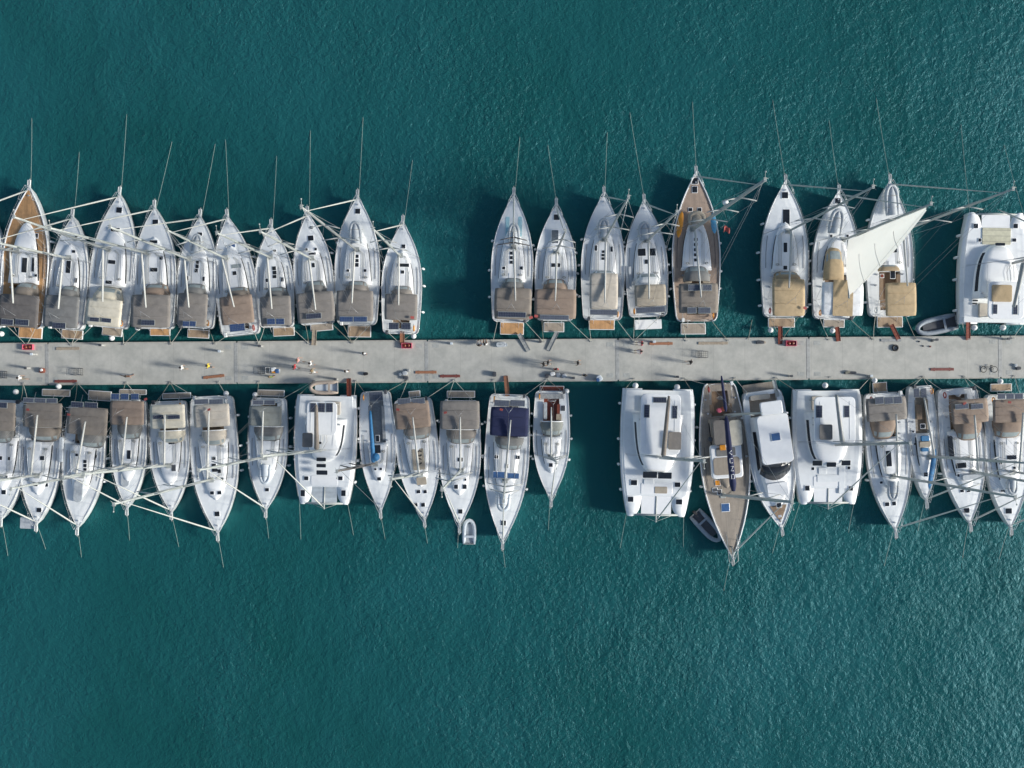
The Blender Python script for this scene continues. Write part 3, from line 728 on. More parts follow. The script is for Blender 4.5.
yacht('white yacht with thin grey canopy and stern arch, next to the wide open berth', 'yacht next to the open berth', U, 'c', (430, 322), (421, 712), 142, (420, 440), (373, 229),
      bim=(365, 572, 480, 664), bimc='greybrown', hood=(388, 540, 462, 582), hoodc='greybrown', panels=[(398, 685, 36, 24, 'pv'), (440, 685, 34, 24, 'pv')],
      hatches=[(430, 405, 14, 14), (430, 472, 42, 12), (428, 496, 12, 12)], boom=(414, 612), balls=[(467, 720)])
yacht('white yacht with pale cyan bow stripes, a round-ended white cover and orange teak platform', 'cyan-bow yacht', U, 'd', (118, 225), (108, 670), 148, (117, 412), None,
      bim=(50, 552, 180, 662), bimc='taupe', hood=(75, 512, 155, 562), hoodc='grey', panels=[(112, 645, 98, 20, 'pv')], plat=(70, 672, 153, 715), platc='teakorange',
      hatches=[(110, 430, 12, 12), (110, 446, 12, 12), (110, 462, 12, 12), (83, 482, 11, 11), (145, 482, 11, 11)], boom=(124, 597), spar='darkspar', hgt=15, rake=.04)
yacht('white yacht with reddish brown canopy between the cyan-bow yacht and the orange-platform one', 'reddish-brown-canopied yacht', U, 'd', (266, 262), (262, 666), 146, (266, 428), None,
      bim=(190, 556, 336, 660), bimc='brown', hood=(220, 515, 308, 568), hoodc='brown', hoop=True, panels=[(260, 655, 102, 18, 'pvgrey')], plat=(222, 672, 294, 706), platc='teakgrey',
      hatches=[(268, 303, 20, 20), (256, 472, 14, 14), (274, 472, 14, 14), (262, 372, 24, 46, 'coverdark')], boom=(263, 597), spar='alloyd', hgt=17, rake=.03)
yacht('white yacht with narrow tan canopy, round-ended white cover and bright orange teak platform', 'orange-platform yacht', U, 'd', (432, 222), (428, 664), 154, (435, 385), (628.5, 197),
      bim=(383, 500, 482, 626), bimc='beige', hood=(388, 486, 480, 520), hoodc='white', panels=[(432, 637, 96, 20, 'pvgrey')], plat=(380, 662, 470, 698), platc='teakorange',
      hatches=[(432, 425, 12, 10), (430, 437, 12, 10), (430, 449, 12, 10), (405, 412, 9, 20), (460, 416, 9, 18)], boom=(436, 603))
yacht('white yacht with two large dark roof windows and a white tapering stern platform', 'white-platform yacht', U, 'e', (118, 248), (134, 652), 150, (128, 388), (677, 212),
      bim=(86, 540, 196, 615), bimc='sand', hood=(88, 495, 180, 545), hoodc='white', panels=[(142, 628, 102, 22, 'pvgrey')], plat=(86, 662, 180, 696), platc='roof',
      hatches=[(111, 427, 28, 26), (147, 426, 26, 26), (127, 460, 12, 16)], boom=(137, 590))
big = yacht('largest sloop, teak decked throughout, orange and blue boards along its sides', 'big teak-decked sloop', U, 'e', (299, 150), (303, 668), 168, (288, 348), (765, 180),
      deck='teakwarm', bim=(240, 535, 378, 640), bimc='taupe', hood=(258, 470, 352, 530), hoodc='grey', panels=[(298, 551, 50, 22, 'pvgrey'), (340, 551, 32, 22, 'pvgrey'), (286, 630, 32, 22, 'pvgrey'), (330, 630, 44, 22, 'pvgrey')],
      plat=(247, 675, 334, 714), platc='teakgrey', hatches=[(298, 176, 22, 22), (298, 206, 18, 22), (283, 276, 14, 12), (315, 276, 14, 12), (300, 382, 14, 11), (300, 400, 14, 11), (300, 418, 14, 11), (300, 436, 14, 11), (300, 454, 14, 11)],
      boom=(319, 585), cab=(.34, .70, .64), full=.84, rm=.17, nspread=3, fen=(.2, .36, .5, .7))
yacht('white yacht with one broad bright tan canopy and a long dark foredeck opening', 'bright-tan-canopied yacht', U, 'f', (122, 180), (122, 652), 166, (132, 355), (873, 187),
      bim=(78, 520, 192, 650), bimc='tan', hood=(85, 490, 180, 530), hoodc='tandark', plat=(63, 656, 156, 690), platc='teaktan', hatches=[(125, 226, 22, 22), (130, 306, 24, 62), (124, 410, 13, 34), (123, 481, 14, 14)],
      boom=(137, 552), cab=(.33, .70, .58), fen=(.1, .3, .5, .7), balls=[(72, 699)])
hoist = yacht('white yacht with hoisted triangular mainsail and tan striped white canopy', 'yacht with hoisted sail', U, 'f', (308, 215), (296, 660), 164, (325, 385), (931, 204),
      bim=(250, 532, 396, 648), bimc='white', hood=(264, 405, 334, 525), hoodc='tan', plat=(256, 662, 330, 690), platc='teakgrey', hatches=[(310, 246, 20, 20), (288, 368, 9, 9), (345, 368, 9, 9)], fen=(.1, .25, .45, .62), cab=(.36, .64, .6), hoodh=.7, balls=[(288, 701)])
yacht('white yacht with bright tan canopy, open dark companionway and big silver cover on its bow', 'silver-bow-cover yacht', U, 'g', (53, 178), (58, 650), 164, (84, 358), (1013, 189),
      bim=(40, 533, 148, 650), bimc='tan', hood=(22, 466, 96, 492), hoodc='tandark', plat=(10, 652, 100, 690), platc='teaktan', hatches=[(70, 402, 22, 20), (70, 420, 22, 16), (72, 502, 16, 30), (34, 508, 12, 12, 'mahog')],
      boom=(118, 545), fen=(.08, .3, .45, .7), cab=(.34, .64, .58), hoodh=.5)
# ---------------- lower row, bows away from the pier
D = 'lower'
yacht('white yacht cut by the picture edge with pale taupe canopy, lower row', 'edge-cut lower-row yacht', D, 'h', (8, 605), (25, 122), 176, (2, 430), None,
      bim=(-70, 130, 62, 245), bimc='taupe', hood=(-50, 240, 45, 300), hoodc='grey', hoop=True, panels=[(8, 142, 44, 24)], hatches=[(3, 356, 11, 16), (36, 358, 10, 14), (25, 431, 9, 9), (8, 495, 18, 18)], boom=(-40, 190), hgt=16, balls=[(64, 88)])
yacht('white yacht with grey canopy, red badge and a folded grey net hanging at its bow', 'yacht with net at its bow', D, 'h', (150, 625), (166, 138), 166, (150, 425), None,
      bim=(92, 132, 250, 232), bimc='taupe', hood=(112, 230, 236, 292), hoodc='taupe', hoop=True, panels=[(116, 122, 44, 20, 'pvgrey'), (163, 123, 46, 20, 'pvgrey'), (210, 124, 44, 20, 'pvgrey')], plat=(170, 78, 284, 106), platc='teakgrey',
      hatches=[(178, 286, 24, 12), (170, 356, 18, 18), (142, 466, 18, 8), (178, 466, 18, 14), (152, 567, 20, 18)], boom=(150, 182), hgt=15, balls=[(237, 66)])
yacht('white yacht with grey brown canopy, red badge and open sprayhood showing the companionway', 'open-sprayhood yacht', D, 'h', (316, 640), (348, 152), 168, (330, 425), None,
      bim=(270, 150, 434, 262), bimc='taupe', hood=(308, 255, 418, 318), hoodc='grey', panels=[(312, 140, 50, 24), (368, 142, 52, 24)], plat=(357, 84, 450, 124), platc='teakgrey',
      hatches=[(310, 343, 12, 12), (378, 350, 12, 12), (343, 370, 14, 14), (343, 386, 14, 14), (343, 402, 14, 12), (355, 288, 24, 36)], boom=(344, 208), hgt=14, rake=.01)
yacht('narrow white yacht with brown canopy and a row of three small blue panels', 'three-blue-panel yacht', D, 'h', (516, 560), (522, 122), 142, (512, 385), None,
      bim=(444, 125, 582, 222), bimc='brown', hood=(470, 218, 565, 285), hoodc='grey', panels=[(466, 108, 34, 26, 'pvblue'), (504, 108, 34, 26, 'pvblue'), (545, 108, 34, 26, 'pvblue')], plat=(482, 78, 592, 100), platc='teakgrey',
      hatches=[(525, 268, 22, 14), (520, 342, 16, 36)], boom=(512, 190), hgt=14, rake=.01)
yacht('white yacht with oval off-white canopy holding two dark panels', 'oval-canopied yacht', D, 'i', (129, 578), (112, 125), 160, (116, 385), (84, 474),
      bim=(40, 140, 182, 236), bimc='cream', hood=(72, 245, 176, 298), hoodc='cream', panels=[(74, 190, 44, 18), (136, 190, 52, 18)], plat=(90, 92, 206, 116), platc='teakgrey',
      hatches=[(128, 293, 26, 14), (135, 396, 18, 26, 'darkgrey')], boom=(100, 180), hoop=True)
yacht('long white yacht with beige canopy and sprayhood and a tall furled forestay, lower row', 'long beige-canopied yacht', D, 'i', (316, 664), (288, 106), 192, (288, 442), (114, 504),
      bim=(216, 138, 362, 230), bimc='beige', hood=(248, 244, 344, 310), hoodc='beige', hoop=True, panels=[(248, 128, 58, 22, 'pvgrey'), (308, 128, 58, 22, 'pvgrey')],
      hatches=[(298, 357, 16, 14), (298, 385, 18, 14), (302, 405, 24, 14), (320, 409, 14, 16), (290, 497, 16, 14), (320, 496, 16, 14), (308, 583, 20, 20), (332, 440, 10, 10)], boom=(278, 165), balls=[(348, 95)], fen=(.15, .35, .55))
yacht('white yacht with sheer grey green canopy and white hooped sprayhood, alone beside a catamaran', 'grey-green-canopied yacht', D, 'i', (510, 570), (520, 112), 160, (504, 352), (199, 470),
      bim=(440, 145, 572, 226), bimc='greygreen', hood=(456, 228, 572, 292), hoodc='grey', hoop=True, panels=[(478, 131, 44, 20, 'pvgrey'), (524, 131, 44, 20, 'pvgrey')], plat=(475, 80, 584, 106), platc='teakgrey',
      hatches=[(510, 485, 16, 14)], boom=(497, 165), balls=[(465, 100)])
yacht('narrow open yacht with bright blue sail cover on its boom and no canopy', 'blue-sail-cover yacht', D, 'j', (407, 572), (385, 86), 146, (385, 378), (337, 471),
      boom=(364, 165), boomm='blue', boomr=2.0, hatches=[(385, 401, 10, 9), (407, 400, 10, 9), (400, 440, 16, 14), (392, 278, 14, 26)], spar='darkspar', cab=(.44, .75, .55), bimz=1.8, furled=False, floor='plankgrey', panels=[(388, 106, 56, 38, 'pvgrey')], wheels=1, full=.82)
yacht('white yacht with brown canopy and tan rectangle patches along its roof centreline', 'tan-patched yacht', D, 'j', (584, 608), (535, 116), 174, (567, 422), (391, 479),
      bim=(462, 128, 606, 236), bimc='brown', hood=(498, 232, 610, 285), hoodc='greybrown', panels=[(502, 126, 52, 24, 'pvgrey'), (560, 126, 52, 24, 'pvgrey')], plat=(520, 84, 567, 110), platc='teakgrey',
      hatches=[(558, 493, 16, 14), (585, 493, 14, 14), (548, 546, 14, 14), (577, 546, 16, 16)], boom=(536, 190), cab=(.30, .72, .6))
yacht('white yacht with brown canopy, white hooped sprayhood and an inflatable dinghy at its bow', 'yacht with dinghy at its bow', D, 'k', (120, 632), (122, 122), 170, (125, 405), (442, 489),
      bim=(40, 124, 200, 240), bimc='greybrown', hood=(64, 240, 186, 304), hoodc='greybrown', hoop=True, plat=(68, 84, 182, 112), platc='teakgrey', hatches=[(122, 362, 22, 16), (105, 472, 16, 18), (140, 472, 16, 18), (122, 573, 18, 18), (143, 443, 8, 10)], boom=(122, 190))
yacht('white yacht with large navy blue canopy', 'navy-canopied yacht', D, 'k', (294, 698), (322, 98), 182, (303, 445), None,
      bim=(243, 150, 398, 268), bimc='navy', hood=(262, 272, 378, 326), hoodc='grey', panels=[(290, 134, 62, 26, 'pvgrey'), (354, 134, 60, 26, 'pvgrey')],
      hatches=[(268, 351, 16, 14), (355, 353, 16, 14), (310, 388, 14, 18), (297, 620, 20, 20), (280, 424, 50, 26, 'bluehatch'), (337, 428, 46, 22, 'bluehatch'), (310, 300, 20, 28)], boom=(326, 202), hgt=17, rake=.0, cab=(.30, .72, .62), balls=[(258, 132)])
yacht('small white yacht with red cockpit and no canopy, beside the open berth below the pier', 'red-cockpit yacht', D, 'k', (489, 526), (492, 84), 150, (487, 348), None,
      hood=(447, 208, 538, 270), hoodc='greygreen', hoop=True, plat=(443, 64, 542, 88), platc='mahog', hatches=[(488, 356, 16, 10), (488, 384, 16, 16), (538, 155, 18, 22, 'darkgrey')], boom=(490, 150), hgt=13, floor='mahog', cab=(.42, .75, .56), wheels=1, balls=[(552, 86)], bimz=2.0)
yacht('white yacht with tan brown canopy and blue grey panel strip, beside the narrow old sloop', 'strip-panel yacht', D, 'n', (85, 652), (42, 92), 178, (76, 428), (1015, 497),
      bim=(-32, 110, 132, 205), bimc='greybrown', hood=(-5, 200, 92, 282), hoodc='brown', panels=[(22, 123, 36, 30, 'pvgrey'), (60, 123, 36, 30, 'pvgrey'), (96, 121, 34, 30, 'pvgrey')], plat=(-6, 50, 52, 90), platc='teaktan', hatches=[(60, 358, 22, 64), (35, 456, 12, 10), (58, 544, 18, 16), (86, 541, 16, 16)],
      boom=(91, 178), cab=(.33, .70, .6), balls=[(2, 42)])
yacht('narrow old sloop with bright blue covers along its deck and an open wooden cockpit', 'narrow old sloop', D, 'n', (210, 532), (190, 64), 122, (222, 350), (1026, 463),
      hatches=[(205, 228, 18, 18), (210, 422, 16, 16), (165, 250, 8, 8), (172, 300, 8, 8)], boom=(203, 112), cab=(.42, .78, .55), floor='planktan', full=.78, p=2.1, panels=[(172, 92, 24, 38, 'pvgrey'), (200, 92, 24, 38, 'pvgrey')], bimz=1.9, wheels=1)
yacht('white yacht with broad tan brown canopy, dark oval side window and rounded stern', 'oval-window yacht', D, 'n', (386, 625), (338, 74), 180, (398, 410), (1052, 486),
      bim=(312, 118, 462, 215), bimc='brown', hood=(334, 205, 442, 290), hoodc='brown', panels=[(355, 147, 54, 22, 'pvgrey'), (416, 147, 50, 22, 'pvgrey')], hatches=[(352, 386, 44, 22), (376, 354, 26, 12, 'darkgrey'), (362, 490, 16, 12), (388, 489, 16, 12), (379, 569, 24, 20), (342, 426, 10, 12)], boom=(407, 182), balls=[(340, 98)])
yacht('white yacht with brown canopy and dark panel row, cut by the picture edge, lower row', 'edge-cut brown-canopied yacht', D, 'n', (550, 640), (536, 98), 180, (560, 412), None,
      bim=(480, 118, 622, 212), bimc='brown', hood=(490, 205, 610, 280), hoodc='brown', panels=[(515, 106, 32, 24, 'pvgrey'), (550, 106, 32, 24, 'pvgrey'), (585, 106, 34, 24, 'pvgrey')], plat=(470, 55, 556, 86), platc='teaktan',
      hatches=[(557, 353, 40, 18), (512, 377, 12, 10), (568, 395, 12, 10), (550, 571, 26, 22), (530, 490, 24, 8)], boom=(604, 172), hgt=17, balls=[(510, 46)])

# ---------------- mainsail on the yacht with the hoisted sail
def mainsail(b):
    root, loc, L = b['root'], b['loc'], b['L']
    z0 = b['mast'].z + 1.3
    tack = b['mast'] + Vector((0, -.2, 1.3)); head = b['mast'] + b['d'] * .96 + Vector((0, -.12, 0)); clew = loc((849.5, 295), 3.9)
    n = 18; rows = []
    for i in range(n + 1):
        a = i / n; l = tack.lerp(head, a); e = clew.lerp(head + Vector((0, -.25, 0)), a)
        ro = math.sin(math.pi * a) ** .9
        out = (clew - tack).normalized()
        e = e + out * .5 * ro
        row = []
        for j in range(13):
            c = j / 12; q = l.lerp(e, c); q = q + Vector((-.55 * math.sin(math.pi * c) * math.sin(math.pi * (a * .8 + .15)) * (1 - a * .5), 0, 0)); row.append(q)
        rows.append(row)
    mb = MB(); mb.loft(rows, 0, close_ring=False); o = mb.build('mainsail', 'sailcloth', root)
    mb = MB()
    for a in (4, 8, 12): mb.tube([rows[a][j] + Vector((0, -.02, .03)) for j in range(5, 13)], .03, 0, 4)
    mb.build('sail_batten', 'sailcloth', o)
    mb = MB(); mb.tube([tack, clew + Vector((0, -.3, -.1))], .10, 0, 8); mb.build('boom', 'alloy', root)
mainsail(hoist)
# tan centre strip of its canopy
o, c, sx, sy = plate('canopy_centre_panel', hoist['loc'], 'f', (290, 524, 360, 650), hoist['free'] + 1.99 + .10, .02, 'f_tan', hoist['root'])
# side boards and flag of the big teak sloop
def board(label, colour, r, x, y0, y1, wd, z, name='paddle_board'):
    a, b2 = W(pt(r, *((x[0], y0))), z), W(pt(r, x[1], y1), z); d = b2 - a; L = d.length; c = (a + b2) / 2
    mb = MB(); rings = []
    for i in range(13):
        t = i / 12; w_ = max(.02, wd / 2 * (1 - abs(2 * t - 1) ** 2.6) ** .6); y = (t - .5) * L; th = .06 * (1 - abs(2 * t - 1) ** 3) + .005
        rings.append([(w_, y, 0), (w_ * .7, y, th), (-w_ * .7, y, th), (-w_, y, 0), (-w_ * .7, y, -th), (w_ * .7, y, -th)])
    mb.loft(rings, 0, caps=True); o = mb.build(name, colour, None, c); o.rotation_euler = (0, 0, math.atan2(-d.x, d.y)); tag(o, label, 'board'); return o
ob = board('orange paddle board lashed along the side of the big teak-decked sloop', 'orange', 'e', (252, 238), 284, 376, .55, 1.95)
bb = board('pale blue paddle board along the side of the big teak-decked sloop', 'cyanblue', 'e', (358, 366), 290, 362, .55, 1.95)
def flagat(r, x, y, z, label, col='red', sz=(.9, .6), staff=True):
    p0 = W(pt(r, x, y), z); root = empty('flag', p0); tag(root, label, 'flag')
    mb = MB(); n = 8; rows = []
    for i in range(n + 1):
        a = i / n; rows.append([(-.1 + sz[0] * a + .05 * math.sin(3 * j), .12 * math.sin(a * 5) - sz[1] * j * .5, .10 * math.cos(a * 6 + j)) for j in range(3)])
    mb.loft(rows, 0, close_ring=False); o = mb.build('cloth', col, root); s = o.modifiers.new('t', 'SOLIDIFY'); s.thickness = .01
    if staff: mb = MB(); mb.tube([(-.12, .1, -1.2), (-.1, .12, .2)], .02, 0, 5); mb.build('staff', 'alloy', root)
    return root
flagat('e', 402, 338, 11.0, 'red flag flying from the rigging of the big teak-decked sloop', sz=(.5, .5))
mbx = MB(); mbx.tube([(0, 0, 0), (0, 0, .3)], .22, 0, 12); mbx.ball((0, 0, .3), .22, 0, 12, 6, .5); mbx.build('radar_dome', 'fender', big['root'], big['mast'] + big['d'] * .55 + Vector((-.1, .3, 0)))
# tan cushions and dark hatch in the big sloop cockpit
for x in (272, 336):
    q = big['loc'](pt('e', x, 522), 1.7); mb = MB(); mb.box((0, 0, 0), (.75, .75, .2), bev=.12); mb.build('seat_cushion', 'f_sand', big['root'], q)
# tan patches with dark ringed marks on the tan-patched yacht
tp = [b for b in BOATS if b['ref'] == 'tan-patched yacht'][0]
for (x, y, wd, ht) in ((558, 362, 48, 86), (570, 450, 40, 32)):
    q = tp['loc'](pt('j', x, y), 1.9); q.z = tp['zsurf'](q) + .025; k = S / 4.04 * .98; mb = MB(); mb.box((0, 0, 0), (wd * k, ht * k, .02), bev=.1); o = mb.build('roof_mat', 'f_sand', tp['root'], q)
for y in (338, 370):
    q = tp['loc'](pt('j', 563, y), 1.9); q.z = tp['zsurf'](q) + .05; mb = MB(); mb.tube([(.22 * math.cos(a) * 1.0, .26 * math.sin(a), 0) for a in [R(-150) + R(300) * i / 12 for i in range(13)]], .05, 0, 5); mb.build('roof_mark', 'black', tp['root'], q)

def extra_box(ref, name, r, x, y, wd, ht, m, z=None, th=.06, bev=.1):
    b = [q for q in BOATS if q['ref'] == ref][0]; q = b['loc'](pt(r, x, y), 1.7 if z is None else z); q.z = (b['zsurf'](q) + th / 2 + .01) if z is None else z; k = S / REG[r][2] * (H - q.z) / H
    mb = MB(); mb.box((0, 0, 0), (wd * k, ht * k, th), bev=bev); return mb.build(name, m, b['root'], q)
for sg, x in ((1, 92), (-1, 150)): extra_box('cyan-bow yacht', 'foredeck_mat', 'd', 118 - sg * 22, 335, 13, 70, 'cyanpale', th=.03)
extra_box('orange-platform yacht', 'side_screen', 'd', 492, 548, 9, 70, 'cover', th=.3)
extra_box('white-platform yacht', 'side_screen', 'e', 72, 515, 9, 80, 'cover', th=.3)
extra_box('narrow old sloop', 'canvas_cover', 'n', 205, 276, 32, 22, 'blue', th=.25)
extra_box('narrow old sloop', 'canvas_cover', 'n', 205, 300, 44, 22, 'f_sand', th=.2)
extra_box('narrow old sloop', 'canvas_cover', 'n', 205, 322, 30, 14, 'blue', th=.22)
extra_box('narrow old sloop', 'cockpit_table', 'n', 182, 170, 22, 60, 'teak', z=1.3, th=.08)
extra_box('red-cockpit yacht', 'cockpit_cushion', 'k', 466, 165, 14, 70, 'cover', z=1.35, th=.12)
extra_box('red-cockpit yacht', 'cockpit_cushion', 'k', 520, 195, 22, 36, 'planktan', z=1.35, th=.12)
extra_box('red-cockpit yacht', 'stern_grating', 'k', 495, 106, 96, 20, 'plankgrey', z=1.35, th=.05)
extra_box('yacht with net at its bow', 'folded_net', 'h', 112, 618, 62, 46, 'cover', z=1.3, th=.08)
extra_box('yacht with net at its bow', 'side_screen', 'h', 240, 322, 12, 100, 'ribpale', th=.3)
extra_box('three-blue-panel yacht', 'foredeck_window', 'h', 499, 440, 34, 68, 'cover', th=.12, bev=.35)
extra_box('open-sprayhood yacht', 'foredeck_cover', 'h', 314, 490, 36, 90, 'cover', th=.14, bev=.35)
extra_box('oval-window yacht', 'side_window', 'n', 311, 312, 20, 92, 'glass', z=1.62, th=.06, bev=.2)
extra_box('oval-window yacht', 'foredeck_cover', 'n', 400, 432, 90, 22, 'cover', th=.25, bev=.2)
bz = [b for b in BOATS if b['ref'] == 'blue-sail-cover yacht'][0]; q = bz['loc'](pt('j', 386, 352), 2.7); mb = MB(); mb.ball((0, 0, 0), .42, 0, 10, 7, .8); mb.build('sail_bundle', 'blue', bz['root'], q)
# blue boards on the narrow sloop
board('bright blue folded board standing on the side deck of the narrow old sloop', 'blue', 'n', (248, 222), 318, 484, .5, 1.75)
# small red badges on canopies
for ref, r, x, y in (('yacht with net at its bow', 'h', 112, 160), ('open-sprayhood yacht', 'h', 277, 180), ('long beige-canopied yacht', 'i', 278, 160), ('oval-window yacht', 'n', 366, 135), ('edge-cut brown-canopied yacht', 'n', 548, 130),
                     ('tan-patched yacht', 'j', 476, 160), ('yacht with dinghy at its bow', 'k', 62, 172), ('navy-canopied yacht', 'k', 288, 160), ('bright-tan-canopied yacht', 'f', 192, 622), ('three-blue-panel yacht', 'h', 588, 118),
                     ('yacht next to the open berth', 'c', 462, 655), ('cyan-bow yacht', 'd', 178, 655), ('reddish-brown-canopied yacht', 'd', 196, 650)):
    extra_box(ref, 'ensign', r, x, y, 13, 9, 'red', z=3.4, th=.02, bev=.03).rotation_euler = (0, .1, random.uniform(-.5, .5))
# ---------------- catamarans
def catamaran(label, ref, row, r, bow, stern, beam, mast, tip, cabin=(.20, .66, .36), roof=None, panels=(), wins=(), hatches=(), boom=None, boomm='f_taupe', seat=None, seatm='f_taupe', tramp='net', tv=(.82, .98), steps=True,
              balls=(), patches=(), spar='alloy', sprit=True, roofm='roof', fen=(.12, .4, .6, .8), fsides=(1, -1), stayfrom=None, hgt=None, stayk=.88):
    bowp, sternp = pt(r, *bow), pt(r, *stern)
    root, loc, L = make_frame(bowp, sternp, 'catamaran')
    tag(root, label, 'catamaran', 'catamarans moored at the pier')
    k0 = S / REG[r][2] * (H - 1.6) / H; B = beam / 2 * k0; hb = B * .27; free = 1.55
    xo = lambda t: B * (.955 + .045 * math.sin(math.pi / 2 * min(1, t / .3))) * (1 - .22 * max(0, (t - .42) / .58) ** 2.1)
    def hw(t): return hb * (1 - .55 * max(0, (t - .72) / .28) ** 2.5)
    for sg in (1, -1):
        rings = []; N = 20
        for i in range(N + 1):
            t = i / N; t = 1 - (1 - t) ** 1.3; w_ = hw(t); end = max(0, (t - .975) / .025); w_ *= (1 - .45 * end); cx = sg * (xo(t) - w_ - .06 * end)
            lo = .55 * (1 - max(0, (t - .6) / .4) ** 2 * .8); ring = []
            zd = free + .1 * t - (.35 if t < .03 else 0)
            for x, z in ((1, zd), (.98, .9), (lo, 0), (.5 * lo, -.4), (0, -.6), (-.5 * lo, -.4), (-lo, 0), (-.98, .9), (-1, zd)): ring.append((cx + x * w_ * 1.0, t * L, z))
            rings.append(ring)
        mb = MB(); mb.loft(rings, 0, close_ring=False)
        for q in (0, len(rings) - 1): o_ = q * 9; mb.f.append([o_ + j for j in range(9)]); mb.m.append(0); mb.sm.append(False)
        mb.build('hull', 'hull', root)
        # deck skin over the hull
        mb = MB(); rr = []
        for rg in rings:
            a, b = Vector(rg[0]), Vector(rg[-1]); z = a.z + .02
            rr.append([(a.x, a.y, z - .04), (a.x * .97 + b.x * .03, a.y, z + .03), ((a.x + b.x) / 2, a.y, z + .08), (b.x * .97 + a.x * .03, a.y, z + .03), (b.x, a.y, z - .04)])
        mb.loft(rr, 0, close_ring=False); mb.build('deck', 'nonskid', root)
        if steps:
            for q in range(4):
                mb = MB(); mb.box((sg * (B - hb), .12 + q * .42, free - .95 + q * .24), (hb * 1.5, .42, .5), bev=.05)
                if q < 0: mb.build('stern_step', 'nonskid2', root)
    # bridge deck and foredeck
    mb = MB(); inner = B - 2 * hb + .15
    rr = []
    for i in range(25):
        t = .012 + (tv[0] - .012) * i / 24; xw = xo(t) - .30; z = free + .1 * t + .10
        rr.append([(-xw, t * L, z - .08), (-xw + .06, t * L, z), (-xw * .5, t * L, z + .03), (0, t * L, z + .04), (xw * .5, t * L, z + .03), (xw - .06, t * L, z), (xw, t * L, z - .08), (xw * .7, t * L, z - .6), (-xw * .7, t * L, z - .6)])
    mb.loft(rr, 0, caps=True, smooth=False); mb.build('bridge_deck', 'nonskid', root)
    mb = MB(); mb.box((0, tv[0] * L * .93, free + .2), (inner * 1.7, tv[0] * L * .10, .08), bev=.1); mb.build('foredeck_locker', 'roof', root)
    mb = MB(); nx = 10
    ti = (xo(.95) - 2 * hw(.9)) + .1; mb.box((0, (tv[0] + tv[1]) / 2 * L, free + .12), (ti * 2, (tv[1] - tv[0]) * L - .04, .03)); mb.build('trampoline', tramp, root)
    mb = MB(); mb.tube([(-xo(1) + .4, tv[1] * L, free + .06), (0, tv[1] * L + .05, free + .12), (xo(1) - .4, tv[1] * L, free + .06)], .11, 0, 8); mb.build('crossbeam', 'alloy', root)
    if sprit: mb = MB(); mb.tube([(0, tv[0] * L, free + .12), (0, L * 1.045, free + .16)], .075, 0, 8); mb.tube([(B * .5, tv[1] * L, free), (0, L * 1.04, free + .14), (-B * .5, tv[1] * L, free)], .02, 0, 5); mb.build('bowsprit', 'alloy', root)
    # toe rails and guard rails
    for sg in (1, -1):
        mb = MB(); pth = [(sg * (xo(t) - .12), t * L, free + .72) for t in (.05, .2, .35, .5, .65, .8, .92)]
        mb.tube(pth, .012, 0, 4); mb.tube([(x, y, z - .3) for x, y, z in pth], .008, 0, 4)
        for q in pth: mb.tube([(q[0], q[1], free), q], .013, 0, 4)
        mb.build('guard_rail', 'steel', root)
    # superstructure
    ta, tb, wf = cabin; c0 = B * wf * 1.92; rings = []; hc = 1.05
    for i in range(13):
        s_ = i / 12; s2 = 1 - (1 - s_) ** 1.6; t = ta + (tb - ta) * s2; c = c0 * (1 - .18 * s2) * max(0, 1 - s2 ** 4.5) ** .5 + .03; h = hc * (1 - .25 * s2) * (1 if s2 < .9 else max(.18, 1 - (s2 - .9) * 8))
        kk = min(1, c / .8)
        rings.append([(sg * x, t * L, free + z) for sg, x, z in ((1, c, 0), (1, c - .12 * kk, h * .35), (1, c - .28 * kk, h * .85), (1, c - .42 * kk, h), (1, c * .4, h + .07), (-1, c * .4, h + .07), (-1, c - .42 * kk, h), (-1, c - .28 * kk, h * .85), (-1, c - .12 * kk, h * .35), (-1, c, 0))])
    mb = MB(); mb.loft(rings, 0, close_ring=False); mb.f.append(list(range(10))); mb.m.append(0); mb.sm.append(False); cab = mb.build('superstructure', 'roof', root)
    for sg in (0, 1):
        rr = []
        for rg in rings[1:9]:
            a, b = (rg[1], rg[2]) if sg == 0 else (rg[8], rg[7]); a, b = Vector(a), Vector(b); o_ = Vector((.015 if sg == 0 else -.015, 0, .01)); rr.append([a.lerp(b, .12) + o_, a.lerp(b, .9) + o_])
        mb = MB(); mb.loft(rr, 0, close_ring=False, smooth=False); ow = mb.build('side_window', 'glass', cab); s = ow.modifiers.new('t', 'SOLIDIFY'); s.thickness = .01
    zc = free + hc + .02
    for (x, y, wd, ht) in wins:
        q = loc(pt(r, x, y), zc); sl = (q.y / L - tb) ; kk = k0
        mb = MB(); mb.box((0, 0, 0), (wd * kk, ht * kk, .03), bev=.06); o = mb.build('window', 'glass', cab, Vector((q.x, q.y, free + hc * .93 - .05 * (q.y / L > tb - .1)))) ; o.rotation_euler = (-.10, 0, 0)
    for h in hatches:
        x, y, wd, ht = h[:4]; q = loc(pt(r, x, y), free + .15); t_ = q.y / L
        incab = ta < t_ < tb and abs(q.x) < c0 * .8; q.z = (free + hc + .0) if incab else free + .21; hatch(root, q, wd * k0, ht * k0, glass=h[4] if len(h) > 4 else 'glass')
    for (x0, y0, x1, y1, m_) in patches:
        o, c, sx, sy = plate('deck_panel', loc, r, (x0, y0, x1, y1), free + .25 if not (ta < loc(pt(r, (x0 + x1) / 2, (y0 + y1) / 2), 2).y / L < tb) else free + hc + .12, .06, m_, root, bev=.08)
    zr_ = free + 2.15
    # cockpit seats under the hardtop
    for sg in (1, -1): mb = MB(); mb.box((sg * B * .32, L * .12, free + .2), (B * .3, L * .12, .42), bev=.08); mb.build('cockpit_bench', 'f_beige', root)
